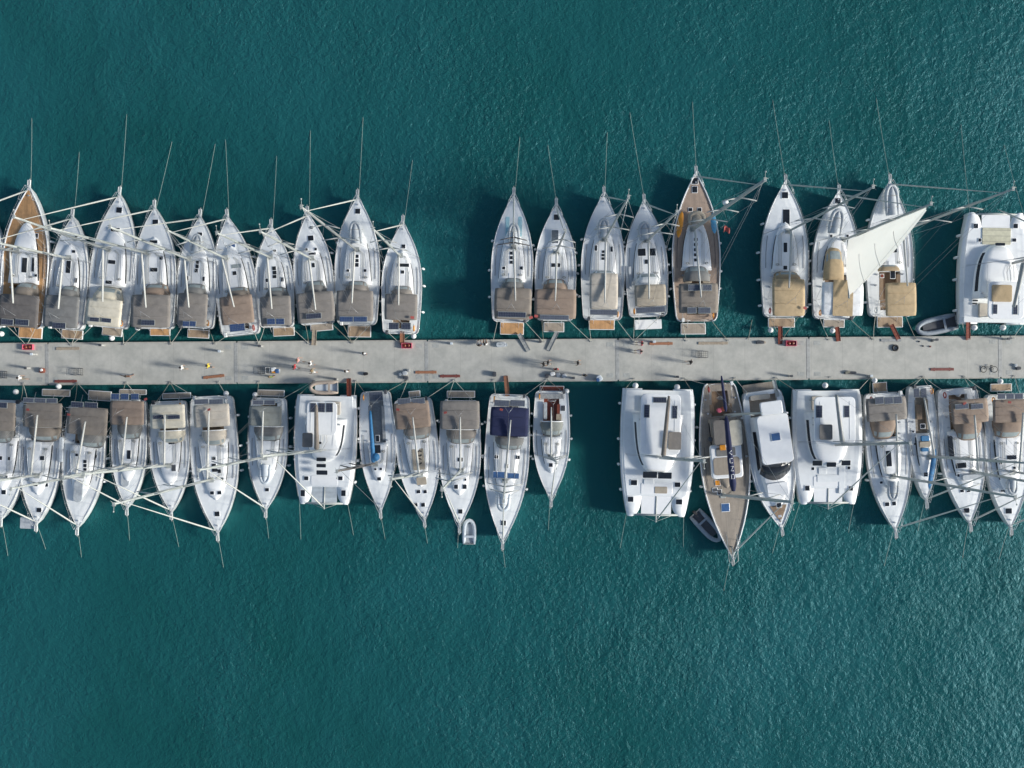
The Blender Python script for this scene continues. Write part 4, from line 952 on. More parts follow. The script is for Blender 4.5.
    if roof:
        o, c, sx, sy = plate('hardtop', loc, r, roof, zr_, .12, roofm, root, bev=.45)
        mb = MB()
        for ax in (-.36, .36):
            mb.box((ax * sx, 0, .075), (.05, sy * .8, .02))
        mb.build('hardtop_rib', 'nonskid', o)
        mb = MB()
        for ax in (-.44, .44):
            for ay in (-.42, .1): mb.tube([(ax * sx, ay * sy, -.05), (ax * sx, ay * sy, -2.1)], .04, 0, 6)
        mb.build('hardtop_post', 'alloy', o)
        for q in panels:
            x, y, wd, ht = q[:4]; solar(loc, r, x, y, wd, ht, zr_ + .09, root, q[4] if len(q) > 4 else 'pv', parent=o, base=c)
    if seat:
        x0, y0, x1, y1 = seat; o, c, sx, sy = plate('helm_canopy', loc, r, seat, free + 2.55, .06, seatm, root, bev=.15)
        mb = MB()
        for a in (-.42, .42):
            for b in (-.42, .42): mb.tube([(a * sx, b * sy, 0), (a * sx, b * sy, -.5)], .02, 0, 5)
        mb.build('canopy_post', 'steel', o)
    q = loc(pt(r, *mast), free + hc)
    bl, d, mo, h = mast_and_rig(root, loc, r, L, B, free, mast, tip, free + hc, spar, furled=True, nspread=2, hgt=hgt, bowpt=Vector((0, L * 1.03, free + .3)), chain=B * .86, back=False, stayk=stayk, rm=.14)
    if boom:
        e = loc(pt(r, *boom), free + 3.4); g = bl + Vector((0, -.2, 1.9)); dd = e - g
        mb = MB(); mb.tube([g + dd * k_ for k_ in (0, .04, .3, .6, .92, 1)], [.1, .24, .22, .2, .17, .1], 0, 8); bo = mb.build('boom', boomm, root)
        mb = MB(); mb.tube([g + Vector((0, 0, -.25)), e + Vector((0, 0, -.2))], .09, 0, 8); mb.build('boom_spar', 'alloyd', bo)
        mb = MB(); mb.tube([e, bl + d * .97], .01, 0, 4); mb.build('topping_lift', 'wire', root)
    for sg in (1, -1): mb = MB(); x = sg * c0 * .55; mb.tube([(x, (ta + (tb - ta) * .1) * L, free + hc + .08), (x, (ta + (tb - ta) * .6) * L, free + hc + .05)], .02, 0, 5); mb.build('handrail', 'steel', cab)
    mb = MB()
    for i_ in range(4): mb.tube([bl + Vector((.1 * i_ - .15, -.1, .08)), bl + Vector((.4 * i_ - .6, -.9, .06)), bl + Vector((.35 * i_ - .5, -1.7, .08))], .013, i_ % 2, 4)
    mb.build('halyard_lines', ['ropedark', 'rope'], root)
    for sg in (1, -1):
        mb = MB(); mb.tube([(sg * c0 * .75, ta * L + .5, free + hc), (sg * c0 * .75, ta * L + .5, free + hc + .2)], .09, 0, 10); mb.build('winch', 'steel', root)
    for q in balls:
        c = loc(pt(r, *q), 1.1); mb = MB(); mb.ball((0, 0, 0), .30, 0, 12, 8); mb.tube([(0, 0, .28), (0, 0, .42)], .05, 0, 6); mb.build('ball_fender', 'fender', root, c)
    for sg in fsides:
        for t in fen:
            mb = MB(); b = xo(t) + .12; y = t * L; mb.loft([[(sg * b + rr * math.cos(a), y + rr * math.sin(a), z) for a in [2 * math.pi * q_ / 8 for q_ in range(8)]] for rr, z in ((.02, .5), (.12, .56), (.14, .7), (.14, 1.1), (.11, 1.25), (.02, 1.3))], 0)
            mb.tube([(sg * b, y, 1.28), (sg * (b - .2), y, free + .1)], .012, 0, 4); mb.build('fender', 'fender', root)
    info = dict(root=root, loc=loc, L=L, B=B, free=free, full=1, p=3, ref=ref, row=row, zr=lambda t: free, r=r, bowp=bowp, sternp=sternp, cat=True, hb=hb, mast=bl, d=d)
    BOATS.append(info); return info

catamaran('white catamaran with pale yellow foredeck cushions, the only one in the upper row', 'upper-row catamaran', U, 'g', (418, 292), (412, 678), 244, (484, 465), (1092, 243),
          cabin=(.22, .72, .35), roof=(398, 530, 524, 660), panels=[(423, 626, 16, 34), (494, 628, 16, 34)], wins=[], hatches=[(354, 336, 16, 16), (493, 336, 16, 16), (368, 385, 10, 12), (488, 385, 14, 12), (352, 596, 20, 6), (350, 607, 18, 6)],
          boom=(490, 618), boomm='alloyd', patches=[(378, 342, 478, 400, 'netcream'), (424, 394, 458, 404, 'glass')], balls=[(350, 690), (450, 690)], tramp='roof', tv=(.86, .985), sprit=False, spar='alloyd')
cu = BOATS[-1]; plate('sunpad', cu['loc'], 'g', (412, 541, 482, 600), cu['free'] + 2.28, .08, 'f_tan', cu['root'], bev=.15)
catamaran('white catamaran with three dark roof panels and a brown gangway at its stern', 'three-panel catamaran', D, 'j', (182, 540), (190, 100), 250, (165, 326), (262, 456),
          cabin=(.22, .62, .36), roof=(108, 128, 230, 262), panels=[(134, 152, 24, 38), (168, 152, 28, 38), (200, 152, 28, 38)], wins=[(165, 362, 38, 14), (165, 387, 38, 14), (168, 415, 44, 18)], hatches=[(107, 437, 18, 16), (245, 437, 18, 16), (93, 497, 18, 26), (257, 497, 18, 24), (170, 292, 12, 10)],
          boom=(146, 140), boomm='f_taupe', seat=(90, 254, 132, 312), seatm='f_greybrown', tv=(.84, .99), patches=[(120, 180, 140, 250, 'f_cream')])
catamaran('white catamaran with a long brown sail bag and two dome-like fenders at its stern', 'brown-sail-bag catamaran', D, 'l', (212, 560), (222, 72), 284, (230, 337), (704, 461),
          cabin=(.20, .68, .36), roof=(155, 92, 308, 325), panels=[(230, 115, 52, 22), (180, 158, 22, 50), (287, 162, 20, 50)], wins=[(193, 403, 54, 24), (250, 406, 52, 24)], hatches=[(130, 432, 24, 20), (297, 440, 22, 18), (117, 496, 22, 20), (303, 506, 24, 20)],
          boom=(265, 100), boomm='f_taupe', seat=(262, 238, 312, 306), seatm='f_greybrown', patches=[(210, 448, 258, 474, 'f_sand'), (168, 420, 206, 440, 'nonskid')], balls=[(136, 60), (296, 66)], tramp='roof', tv=(.84, .985), fsides=(1, -1), stayk=.95)
catamaran('white catamaran with brown square helm canopy and three dark front windows', 'brown-helm-canopy catamaran', D, 'm', (390, 540), (388, 78), 282, (426, 302), (910, 443),
          cabin=(.20, .69, .36), roof=(340, 108, 506, 300), panels=[(360, 168, 26, 50), (472, 168, 22, 48)], wins=[(355, 377, 38, 20), (412, 383, 38, 18), (471, 376, 36, 20)], hatches=[(322, 395, 12, 12), (479, 395, 12, 12), (312, 477, 20, 20), (487, 478, 18, 18), (412, 437, 50, 14, 'cover')],
          boom=(430, 100), boomm='alloyd', seat=(362, 220, 414, 282), seatm='f_greybrown', patches=[(358, 394, 390, 420, 'nonskid'), (352, 424, 440, 452, 'nonskid'), (440, 392, 462, 500, 'nonskid')], balls=[(384, 62)], tramp='roof', tv=(.86, .985), fsides=(1, -1), fen=(.25, .55, .8), spar='alloyd')

# ---------------- teak ketch with the dark lettered sail cover
def ketch():
    r = 'l'; b = yacht('long teak-decked ketch with a dark lettered sail cover on its boom', 'teak ketch', D, r, (508, 722), (458, 50), 190, (472, 480), (792, 502),
          deck='teakgrey', hatches=[(485, 530, 30, 30, 'bluehatch'), (455, 435, 20, 20, 'orange'), (445, 462, 18, 14, 'darkgrey'), (462, 470, 16, 18, 'darkgrey')], cab=(.20, .60, .56), cabm='teakgrey', full=.62, p=2.1, fen=(.25, .42, .6), rm=.15, nspread=2, spar='alloy', wheels=1, stripe=None, bimz=2.4, name='ketch')
    root, loc = b['root'], b['loc']
    # raised deckhouse with awning halves
    for rect, m_, nm in (((437, 192, 484, 290), 'f_greybrown', 'awning'), ((498, 192, 545, 290), 'f_cream', 'awning'), ((425, 285, 545, 415), 'roof', 'deckhouse')):
        plate(nm, loc, r, rect, 2.45 if nm == 'awning' else 1.95, .05 if nm == 'awning' else .5, m_, root, bev=.3)
    plate('deckhouse_mat', loc, r, (436, 335, 538, 402), 2.23, .03, 'teakgrey', root, bev=.3)
    plate('orange_box', loc, r, (460, 288, 482, 308), 2.5, .25, 'orange', root); plate('deck_pad', loc, r, (446, 298, 520, 330), 2.24, .03, 'f_grey', root, bev=.1)
    for x, y, m_ in ((458, 155, 'pink'), (470, 150, 'mahog'), (424, 266, 'darkgrey')): plate('deck_bag', loc, r, (x - 9, y - 9, x + 9, y + 9), 1.95, .35, m_, root, bev=.2)
    # mizzen mast and spreader
    mb = MB(); bl = loc(pt(r, 478, 172), 1.8); tl = loc((762, 413), 12.5); mb.tube([bl.lerp(tl, i / 6) for i in range(7)], [.11] * 5 + [.09, .07], 0, 8); mz = mb.build('mizzen_mast', 'alloy', root)
    mb = MB(); q = bl.lerp(tl, .5); mb.tube([q + Vector((-1.1, .2, 0)), q, q + Vector((1.1, .2, 0))], .035, 0, 6); mb.build('spreader', 'alloy', mz)
    mb = MB()
    for sg in (1, -1): mb.tube([Vector((sg * 1.6, bl.y, 1.3)), q + Vector((sg * 1.1, .2, 0)), tl], .012, 0, 4)
    mb.build('shroud', 'wire', root)
    # booms under dark covers: mizzen boom runs aft over the pier edge, main boom carries white lettering
    def bag(a, c, za, zc, w0, nm):
        A, C_ = loc(pt(r, *a), za), loc(pt(r, *c), zc); mb = MB(); rings = []; d = (C_ - A); u = d.normalized(); sdv = Vector((0, 0, 1)).cross(u).normalized(); up = u.cross(sdv)
        for i in range(11):
            t = i / 10; w_ = w0 * (1 - .35 * t) * (.5 if i in (0, 10) else 1) * (1 + .06 * math.sin(i * 2.1)); c0 = A + d * t
            rings.append([c0 + sdv * (w_ * math.cos(q)) + up * (w_ * 1.1 * math.sin(q)) for q in [2 * math.pi * j / 10 for j in range(10)]])
        mb.loft(rings, 0, caps=True); return mb.build(nm, 'f_navy', root), A, C_
    bag((484, 160), (466, 22), 3.2, 3.2, .17, 'mizzen_boom_cover')
    o, A, C_ = bag((513, 465), (484, 175), 3.6, 3.6, .34, 'main_boom_cover')
    # white block letters on top of the cover, reading V U N O
    strokes = {'V': [(0, 1, .5, 0), (.5, 0, 1, 1)], 'U': [(0, 1, 0, 0), (0, 0, 1, 0), (1, 0, 1, 1)], 'N': [(0, 0, 0, 1), (0, 1, 1, 0), (1, 0, 1, 1)], 'O': [(0, 0, 1, 0), (1, 0, 1, 1), (1, 1, 0, 1), (0, 1, 0, 0)]}
    d = (A - C_); n = d.normalized(); sdv = Vector((n.y, -n.x, 0)); mb = MB()
    for i, ch in enumerate('VUNO'):
        s0 = C_ + d * (.46 + .105 * i)
        for x0, y0, x1, y1 in strokes[ch]:
            f = lambda x, y: s0 + n * (x * .42) - sdv * ((y - .5) * .26) + Vector((0, 0, .31))
            mb.tube([f(x0, y0), f(x1, y1)], .032, 0, 4)
    mb.build('lettering', 'letter', root)
    # bowsprit rails
    mb = MB(); L = b['L']
    mb.tube([(-.5, L * .86, 1.75), (-.45, L + .2, 1.75), (0, L + .55, 1.75), (.45, L + .2, 1.75), (.5, L * .86, 1.75)], .035, 0, 6); mb.tube([(0, L * .93, 1.5), (0, L + .55, 1.7)], .07, 0, 6); mb.build('bowsprit', 'alloy', root)
    return b
ketch()

# ---------------- motor yacht
def motor():
    r = 'm'; root, loc, L = make_frame(pt(r, 205, 640), pt(r, 128, 84), 'motor_yacht', 1.4)
    tag(root, 'white motor yacht with black curved windscreen and blue square roof hatch', 'motor yacht')
    B = 2.15; free = 1.45; full = .90; p = 2.7; k0 = S / 4.04 * .975
    hull_mesh(L, B, free, full, p, keel=.6, stem=.08).build('hull', 'hull', root)
    deck_mesh(L, B, free, full, p, ck=(.03, .22, .7), floor=.4).build('deck', ['nonskid', 'teakgrey'], root)
    mb = MB()
    for sg in (1, -1): mb.tube([(sg * (halfbeam(t, B, full, p) - .03), t * L, free + .22 * t * t + .03) for t in [i / 16 for i in range(17)]], .04, 0, 5)
    mb.build('toe_rail', 'gelcoat', root)
    # teak foredeck patch
    mb = MB(); rr = []
    for i in range(9):
        t = .83 + .12 * i / 8; b = halfbeam(t, B, full, p) - .48; rr.append([(-max(b, .03), t * L, free + .22 * t * t + .035), (max(b, .03), t * L, free + .22 * t * t + .035)])
    mb.loft(rr, 0, close_ring=False, smooth=False); mb.build('foredeck_planking', 'teak', root)
    def house(nm, t0, t1, w0, w1, z0, h, m_, n=12, pw=2.6):
        rings = []
        for i in range(n + 1):
            s_ = 1 - (1 - i / n) ** 1.5; t = t0 + (t1 - t0) * s_; c = (w0 + (w1 - w0) * s_) * max(0, 1 - s_ ** pw * .999) ** .5 + .02; hh = h * (1 if s_ < .6 else max(.12, 1 - ((s_ - .6) / .4) ** 1.7 * .9)); kk = min(1, c / .6)
            rings.append([(sg * x, t * L, z0 + z) for sg, x, z in ((1, c, 0), (1, c - .08 * kk, hh * .5), (1, c - .2 * kk, hh * .92), (1, c - .3 * kk, hh), (-1, c - .3 * kk, hh), (-1, c - .2 * kk, hh * .92), (-1, c - .08 * kk, hh * .5), (-1, c, 0))])
        mb = MB(); mb.loft(rings, 0, close_ring=False); mb.f.append(list(range(8))); mb.m.append(0); mb.sm.append(False); return mb.build(nm, m_, root), rings
    house('trunk_cabin', .30, .86, B * .74, B * .66, free, .55, 'roof')
    hs, rg = house('deckhouse', .18, .585, B * .76, B * .70, free + .3, 1.25, 'roof', pw=3.6)
    # windscreen: dark band wrapping the front of the deckhouse
    mb = MB(); rows = []
    for i in range(9):
        a = -1 + 2 * i / 8; x = a * B * .66
        y0 = L * (.645 - .06 * a * a); y1 = L * (.545 - .03 * a * a); x = a * B * .70; rows.append([(x, y0, free + .62), (x * .97, y1, free + 1.72)])
    mb.loft(rows, 0, close_ring=False); ow = mb.build('windscreen', 'glass', hs); s = ow.modifiers.new('t', 'SOLIDIFY'); s.thickness = .03
    for sg in (1, -1):
        mb = MB(); mb.add([(sg * (B * .765), L * .28, free + .75), (sg * B * .765, L * .56, free + .7), (sg * B * .70, L * .54, free + 1.25), (sg * B * .70, L * .28, free + 1.3)], [(0, 1, 2, 3)]); ow = mb.build('side_window', 'glass', hs); s = ow.modifiers.new('t', 'SOLIDIFY'); s.thickness = .03; s.offset = 0
    plate('flybridge_roof', loc, r, (118, 178, 246, 378), free + 1.75, .16, 'roof', root, bev=.4)
    q = loc(pt(r, 185, 270), free + 1.86); hatch(root, q, 34 * k0, 30 * k0, glass='bluehatch')
    plate('radar_arch', loc, r, (122, 126, 212, 180), free + 2.3, .22, 'gelcoat', root, bev=.2)
    mb = MB()
    for x in (130, 204): a = loc(pt(r, x, 170), free); mb.tube([(a.x, a.y, free + .3), (a.x, a.y, free + 2.25)], .09, 0, 6)
    mb.build('arch_leg', 'gelcoat', root)
    plate('foredeck_sunpad', loc, r, (150, 455, 236, 510), free + .62, .10, 'roof', root, bev=.2)
    q = loc(pt(r, 198, 546), free + .35); hatch(root, q, .45, .45); plate('cockpit_bench', loc, r, (80, 100, 160, 120), free + .1, .4, 'f_beige', root, bev=.15)
    bow_gear(root, L, free + .05)
    mb = MB()
    for sg in (1, -1):
        pth = [(sg * (halfbeam(t, B, full, p) - .1), t * L, free + .22 * t * t + .65) for t in (.35, .5, .65, .78, .88, .95, .99)]; mb.tube(pth, .018, 0, 5)
        for q in pth: mb.tube([(q[0], q[1], q[2] - .65), q], .014, 0, 4)
    mb.build('guard_rail', 'steel', root); fenders(root, L, B, full, p, (.2, .45, .65), (1, -1), free)
    mb = MB(); mb.box((0, -.35, .45), (B * 1.5, .8, .1), bev=.15); mb.build('bathing_platform', 'teakgrey', root)
    BOATS.append(dict(root=root, loc=loc, L=L, B=B, free=free, full=full, p=p, ref='motor yacht', row=D, zr=lambda t: free, r=r, bowp=pt(r, 205, 640), sternp=pt(r, 128, 84), mast=None))
motor()

# ---------------- dinghies
def dinghy(label, p0, p1, wpx, z, m_='rib', floorm='darkgrey', motorless=False, flipped=False, name='inflatable_dinghy'):
    """p0 stern, p1 bow in survey coordinates"""
    a, b = W(p0, z), W(p1, z); d = b - a; L = d.length; root = empty(name, a, math.atan2(-d.x, d.y)); tag(root, label, 'dinghy')
    hw = wpx * S * (H - z) / H / 2; rt = hw * .27
    pth = [(hw - rt, 0, rt)]
    for t in (.2, .4, .55): pth.append((hw - rt, L * t, rt))
    for q in range(1, 8):
        an = math.pi / 2 * q / 8 * 2; pth.append(((hw - rt) * math.cos(an), L * .55 + (L * .45 - rt) * math.sin(an) ** .9, rt + .10 * math.sin(an)))
    for t in (.55, .4, .2, 0): pth.append((-(hw - rt), L * t, rt))
    mb = MB(); rad = [rt * .6] + [rt] * (len(pth) - 2) + [rt * .6]; mb.tube(pth, rad, 0, 8); mb.build('tube', m_, root)
    if flipped:
        rr = []
        for i in range(9):
            t = i / 8 * .9; wv = (hw - rt) * max(.05, (1 - max(0, (t - .45) / .5) ** 2)); zz = rt * 1.9 + .12 * (1 - t); rr.append([(wv, t * L, rt * 1.1), (wv * .5, t * L, zz), (0, t * L, zz + .07), (-wv * .5, t * L, zz), (-wv, t * L, rt * 1.1)])
        mb = MB(); mb.loft(rr, 0, close_ring=False); mb.build('bottom', m_, root)
        mb = MB(); 
        for t in (.25, .6): mb.tube([(hw + .1, t * L, 0), (hw * .8, t * L, rt * 1.9), (0, t * L, rt * 2.6), (-hw * .8, t * L, rt * 1.9), (-hw - .1, t * L, 0)], .018, 0, 4)
        mb.build('lashing', 'ropedark', root); return root
    mb = MB(); mb.box((0, L * .40, rt * .5), ((hw - rt) * 2, L * .78, .06)); mb.build('floor', floorm, root)
    mb = MB(); mb.box((0, L * .30, rt * 1.8), ((hw - rt) * 1.9, .22, .05), bev=.03); mb.build('seat', m_, root)
    mb = MB(); mb.box((0, .03, rt * 1.2), ((hw - rt) * 1.8, .06, rt * 1.4)); mb.build('transom', 'plankgrey', root)
    if not motorless:
        mb = MB(); mb.box((0, -.12, rt * 2.2 + .25), (.28, .42, .34), bev=.08); mb.box((0, -.14, rt), (.12, .16, .9)); mb.tube([(0, .05, rt * 2.4 + .15), (.08, .45, rt * 2.4 + .2)], .03, 0, 6); mb.build('outboard_motor', 'black', root)
    mb = MB(); mb.tube([(x * 1.02, y, zz + rt * .9) for x, y, zz in pth[2:-2]], .015, 0, 4); mb.build('grab_line', 'rope', root)
    return root
g = lambda x, y: pt('g', x, y)
dinghy('large grey inflatable dinghy floating between the upper row catamaran and its neighbour', g(284, 668), g(138, 700), 18, .05, 'rib')
dinghy('grey inflatable dinghy floating at an angle beside the teak ketch', pt('l', 362, 548), pt('l', 460, 655), 16, .05, 'rib')
dinghy('tan inflatable dinghy hanging across the stern of the three-panel catamaran', pt('j', 236, 70), pt('j', 118, 72), 14, 1.7, 'ribtan', 'ribpale', True)
dinghy('small pale dinghy floating at the bow of a brown canopied yacht', pt('k', 158, 702), pt('k', 160, 598), 14, .05, 'ribpale', 'cover', True)
def onfore(label, r, st, bw, wpx, m_, z=1.72): dinghy(label, pt(r, *st), pt(r, *bw), wpx, z, m_, flipped=True)
onfore('upturned grey dinghy on the foredeck of the large twin-blue-panel yacht', 'c', (268, 398), (262, 318), 13, 'cover')
onfore('upturned silver dinghy on the foredeck of the cyan-bow yacht', 'd', (120, 402), (118, 325), 12, 'cover')
onfore('upturned silver dinghy on the foredeck of the orange-platform yacht', 'd', (432, 378), (430, 308), 12, 'cover')
onfore('upturned grey dinghy on the foredeck of the white-platform yacht', 'e', (122, 386), (118, 320), 13, 'cover')
onfore('upturned silver dinghy on the bow of the yacht with the hoisted sail', 'f', (292, 365), (308, 275), 15, 'cover')
onfore('big upturned silver dinghy covering the bow of the silver-bow-cover yacht', 'g', (62, 300), (56, 188), 15, 'cover')
onfore('upturned grey dinghy on the foredeck of the strip-panel yacht', 'n', (76, 448), (72, 530), 12, 'cover')
onfore('upturned dinghy with dark trim on the foredeck of the grey-green-canopied yacht', 'i', (508, 382), (506, 462), 12, 'ribpale')
onfore('upturned pale grey dinghy on the foredeck of the navy-canopied yacht', 'k', (300, 498), (294, 572), 14, 'ribpale')
onfore('upturned grey dinghy on the foredeck of the edge-cut brown-canopied yacht', 'n', (556, 440), (556, 505), 11, 'cover')
onfore('tan covered dinghy on the foredeck of the big teak-decked sloop', 'e', (302, 332), (300, 284), 18, 'f_sand')
onfore('grey dinghy lashed ahead of the mast on the dull-canopied yacht', 'b', (196, 425), (204, 362), 11, 'cover')
# ---------------- things on the pier
for (x, v, lab) in ((29, .08, 'pink red plastic crate on the pier behind the teak-foredeck yacht'), (407, .11, 'pink red plastic crate on the pier beside the gangway near the open berth'), (790.5, .12, 'pink red plastic crate on the pier behind the bright-tan-canopied yacht')):
    c = PW(x, v); root = empty('crate', c, ang); tag(root, lab, 'crate', 'pink crates on the pier')
    mb = MB(); W_, D_, h_ = .98, .46, .34
    mb.box((0, 0, .02), (W_, D_, .04)); 
    for sx in (1, -1): mb.box((sx * W_ / 2, 0, h_ / 2), (.04, D_, h_))
    for sy in (1, -1): mb.box((0, sy * (D_ / 2 + .022), h_ / 2), (W_ + .04, .04, h_))
    mb.build('shell', 'pink', root); mb = MB(); mb.ball((-.2, 0, .2), .17, 0, 8, 6, .8); mb.ball((.18, .02, .2), .18, 0, 8, 6, .7); mb.build('contents', 'mahog', root)
planks = [(68, .12, 23, 0, 'planktan', 'tan plank lying along the upper pier edge behind the small slate-canopied yacht'), (66, .93, 22, 0, 'plankmaroon', 'dark maroon plank along the lower pier edge behind the open-sprayhood yacht'),
          (214, .84, 21, 6, 'plankorange', 'orange brown plank lying slightly askew behind the long beige-canopied yacht'), (426, .77, 21, 0, 'plankorange', 'orange brown plank overlapping the end of a maroon plank near the pier centre'),
          (450, .87, 20, 0, 'plankmaroon', 'maroon plank just past the end of an orange brown plank'), (661, .10, 23, 0, 'plankorange', 'thin orange brown plank beside two people seated near the white-platform yacht'),
          (713, .10, 29, 0, 'planktan', 'long pale tan plank near the upper pier edge beside the big teak-decked sloop'), (942, .79, 23, 0, 'plankmaroon', 'maroon plank near the bicycle on the pier'), (891, .06, 20, 0, 'plankgrey', 'grey plank above the black tyre on the pier')]
for x, v, l, a, m_, lab in planks:
    c = PW(x, v); ll = l * S; mb = MB(); mb.box((0, 0, .05), (ll, .26, .045)); mb.box((-ll * .33, 0, .02), (.1, .34, .04)); mb.box((ll * .33, 0, .02), (.1, .34, .04))
    for q in (-.1, .1): mb.box((0, q, .078), (ll - .02, .025, .02))
    o = mb.build('gangplank', m_, None, c + Vector((0, 0, .005))); o.rotation_euler = (0, 0, ang + R(a)); tag(o, lab, 'plank', 'spare gangplanks lying on the pier')
# trolleys
def trolley(x, v, lab, load=False, col='darkgrey', a=0.0):
    c = PW(x, v); root = empty('hand_trolley', c, ang + a); tag(root, lab, 'trolley', 'hand trolleys on the pier')
    mb = MB(); Lx, Ly = .95, .62
    for z in (.25, .62): mb.tube([(-Lx / 2, -Ly / 2, z), (Lx / 2, -Ly / 2, z), (Lx / 2, Ly / 2, z), (-Lx / 2, Ly / 2, z)], .022, 0, 5, closed=True)
    for q in range(6):
        xx = -Lx / 2 + Lx * q / 5; mb.tube([(xx, -Ly / 2, .62), (xx, -Ly / 2, .25), (xx, Ly / 2, .25), (xx, Ly / 2, .62)], .012, 0, 4)
    for q in range(4): yy = -Ly / 2 + Ly * q / 3; mb.tube([(-Lx / 2, yy, .25), (Lx / 2, yy, .25)], .012, 0, 4)
    mb.build('basket', col, root)
    mb = MB(); mb.tube([(-Lx / 2, -Ly / 2, .62), (-Lx / 2 - .32, -Ly / 2, .9), (-Lx / 2 - .32, Ly / 2, .9), (-Lx / 2, Ly / 2, .62)], .02, 0, 5); mb.build('handle', col, root)
    for sx in (1, -1):
        for sy in (1, -1):
            mb = MB(); mb.tube([(sx * .34, sy * .3, .12), (sx * .34, sy * .34, .12)], .12, 0, 10); mb.build('wheel', 'black', root)
    return root
trolley(79, .70, 'dark wire trolley standing empty on the pier behind the three-blue-panel yacht')
trolley(264, .70, 'dark wire trolley directly beside a loaded one')
t2 = trolley(276, .70, 'trolley loaded with white and blue bags beside an empty dark one', col='steel')
trolley(702, .38, 'empty wire trolley on the pier behind the big teak-decked sloop')
trolley(3, .76, 'blue trolley at the picture edge end of the pier', col='darkgrey')
def bags(lab, x, v, parts, cat='bag', name='luggage_bag', z=PZ, group=None):
    c = PW(x, v, z); root = empty(name, c, ang); tag(root, lab, cat, group)
    for nm, dx, dy, dz, sx, sy, sz, m_, a in parts:
        mb = MB(); mb.box((0, 0, sz / 2), (sx, sy, sz), bev=min(sx, sy) * .35); mb.tube([(-sx * .25, 0, sz), (-sx * .15, 0, sz + .08), (sx * .15, 0, sz + .08), (sx * .25, 0, sz)], .014, 0, 4); o = mb.build(nm, m_, root, Vector((dx, dy, dz))); o.rotation_euler = (0, 0, a)
    return root
bags('white and green bags heaped in a trolley', 275.5, .70, [('bag', -.15, .1, 0, .5, .35, .3, 'fender', .2), ('bag', .22, -.05, 0, .35, .42, .34, 'bluehatch', .1), ('bag', -.12, -.15, 0, .4, .22, .26, 'orange', -.2)], z=PZ + .3)
bags('small brown box on the pier between a walker in white and a trolley', 43, .66, [('bag', 0, 0, 0, .5, .5, .35, 'mahog', .1), ('bag', .05, .05, .35, .25, .25, .15, 'fender', .4)])
bags('small dark bag standing alone on the pier behind the blue-sail-cover yacht', 366, .80, [('bag', 0, 0, 0, .45, .28, .3, 'black', .2)])
bags('grey tarpaulin bundle on the upper pier edge beside two people', 501, .10, [('bundle', 0, 0, 0, 1.0, .5, .3, 'cover', .05), ('bundle', .42, -.02, 0, .4, .36, .26, 'rib', .2)])
bags('grey and white bags piled near the lower pier edge behind the tan-patched yacht', 405, .84, [('bag', 0, .2, 0, .5, .4, .3, 'cover', .2), ('bag', .1, -.25, 0, .5, .34, .3, 'darkgrey', -.1), ('bag', -.45, .1, 0, .35, .3, .25, 'rib', .4), ('bag', .35, .45, 0, .3, .3, .2, 'plankgrey', .1)])
bags('dark box near the lower pier edge between two gangways', 494.6, .83, [('box', 0, 0, 0, .38, .5, .5, 'darkgrey', 0)])
bags('pale bags and cases heaped behind the red-cockpit yacht', 556, .86, [('bag', -.35, .1, 0, .5, .35, .4, 'fender', .2), ('bag', .2, 0, 0, .4, .5, .3, 'rib', .1), ('bag', .8, -.1, 0, .45, .4, .35, 'cover', .5), ('bag', -.9, -.1, 0, .4, .4, .3, 'darkgrey', .2)])
bags('blue and white bag slumped over the lower pier edge near the wide gap', 599, .95, [('bag', 0, 0, 0, .55, .6, .5, 'ribpale', .6), ('bag', -.15, -.15, .25, .35, .35, .3, 'bluehatch', .2)])
bags('coiled dark hose bundle by the upper pier edge past the big teak-decked sloop', 760, .09, [('bundle', 0, 0, 0, .8, .3, .2, 'darkgrey', .05), ('bundle', .3, .05, 0, .5, .2, .15, 'planktan', -.3)])
bags('dark rope bundle on the lower pier edge behind the narrow gap beside the motor yacht', 850, .86, [('bundle', 0, 0, 0, 1.2, .22, .16, 'darkgrey', .04), ('bundle', -.3, .06, 0, .5, .25, .2, 'ropedark', .2)])
bags('small dark items scattered by the upper pier edge beyond the floating dinghy', 928, .12, [('item', -.9, .1, 0, .18, .14, .1, 'darkgrey', .4), ('item', .4, .15, 0, .25, .2, .15, 'darkgrey', .1), ('item', -.5, -.35, 0, .15, .15, .1, 'darkgrey', 0), ('item', .2, -.4, 0, .16, .14, .1, 'plankmaroon', .7)])
bags('small things laid out at the end of the pier by the picture edge', 1018, .78, [('bag', 0, 0, 0, .5, .3, .2, 'darkgrey', .2), ('bag', -.3, .3, 0, .3, .3, .2, 'cover', .2)])
# tyre
c = PW(895, .25); mb = MB(); mb.tube([(.26 * math.cos(a), .26 * math.sin(a), .10) for a in [2 * math.pi * q / 18 for q in range(18)]], .085, 0, 8, closed=True); o = mb.build('tyre', 'black', None, c); tag(o, 'black tyre lying flat on the upper half of the pier', 'tyre')
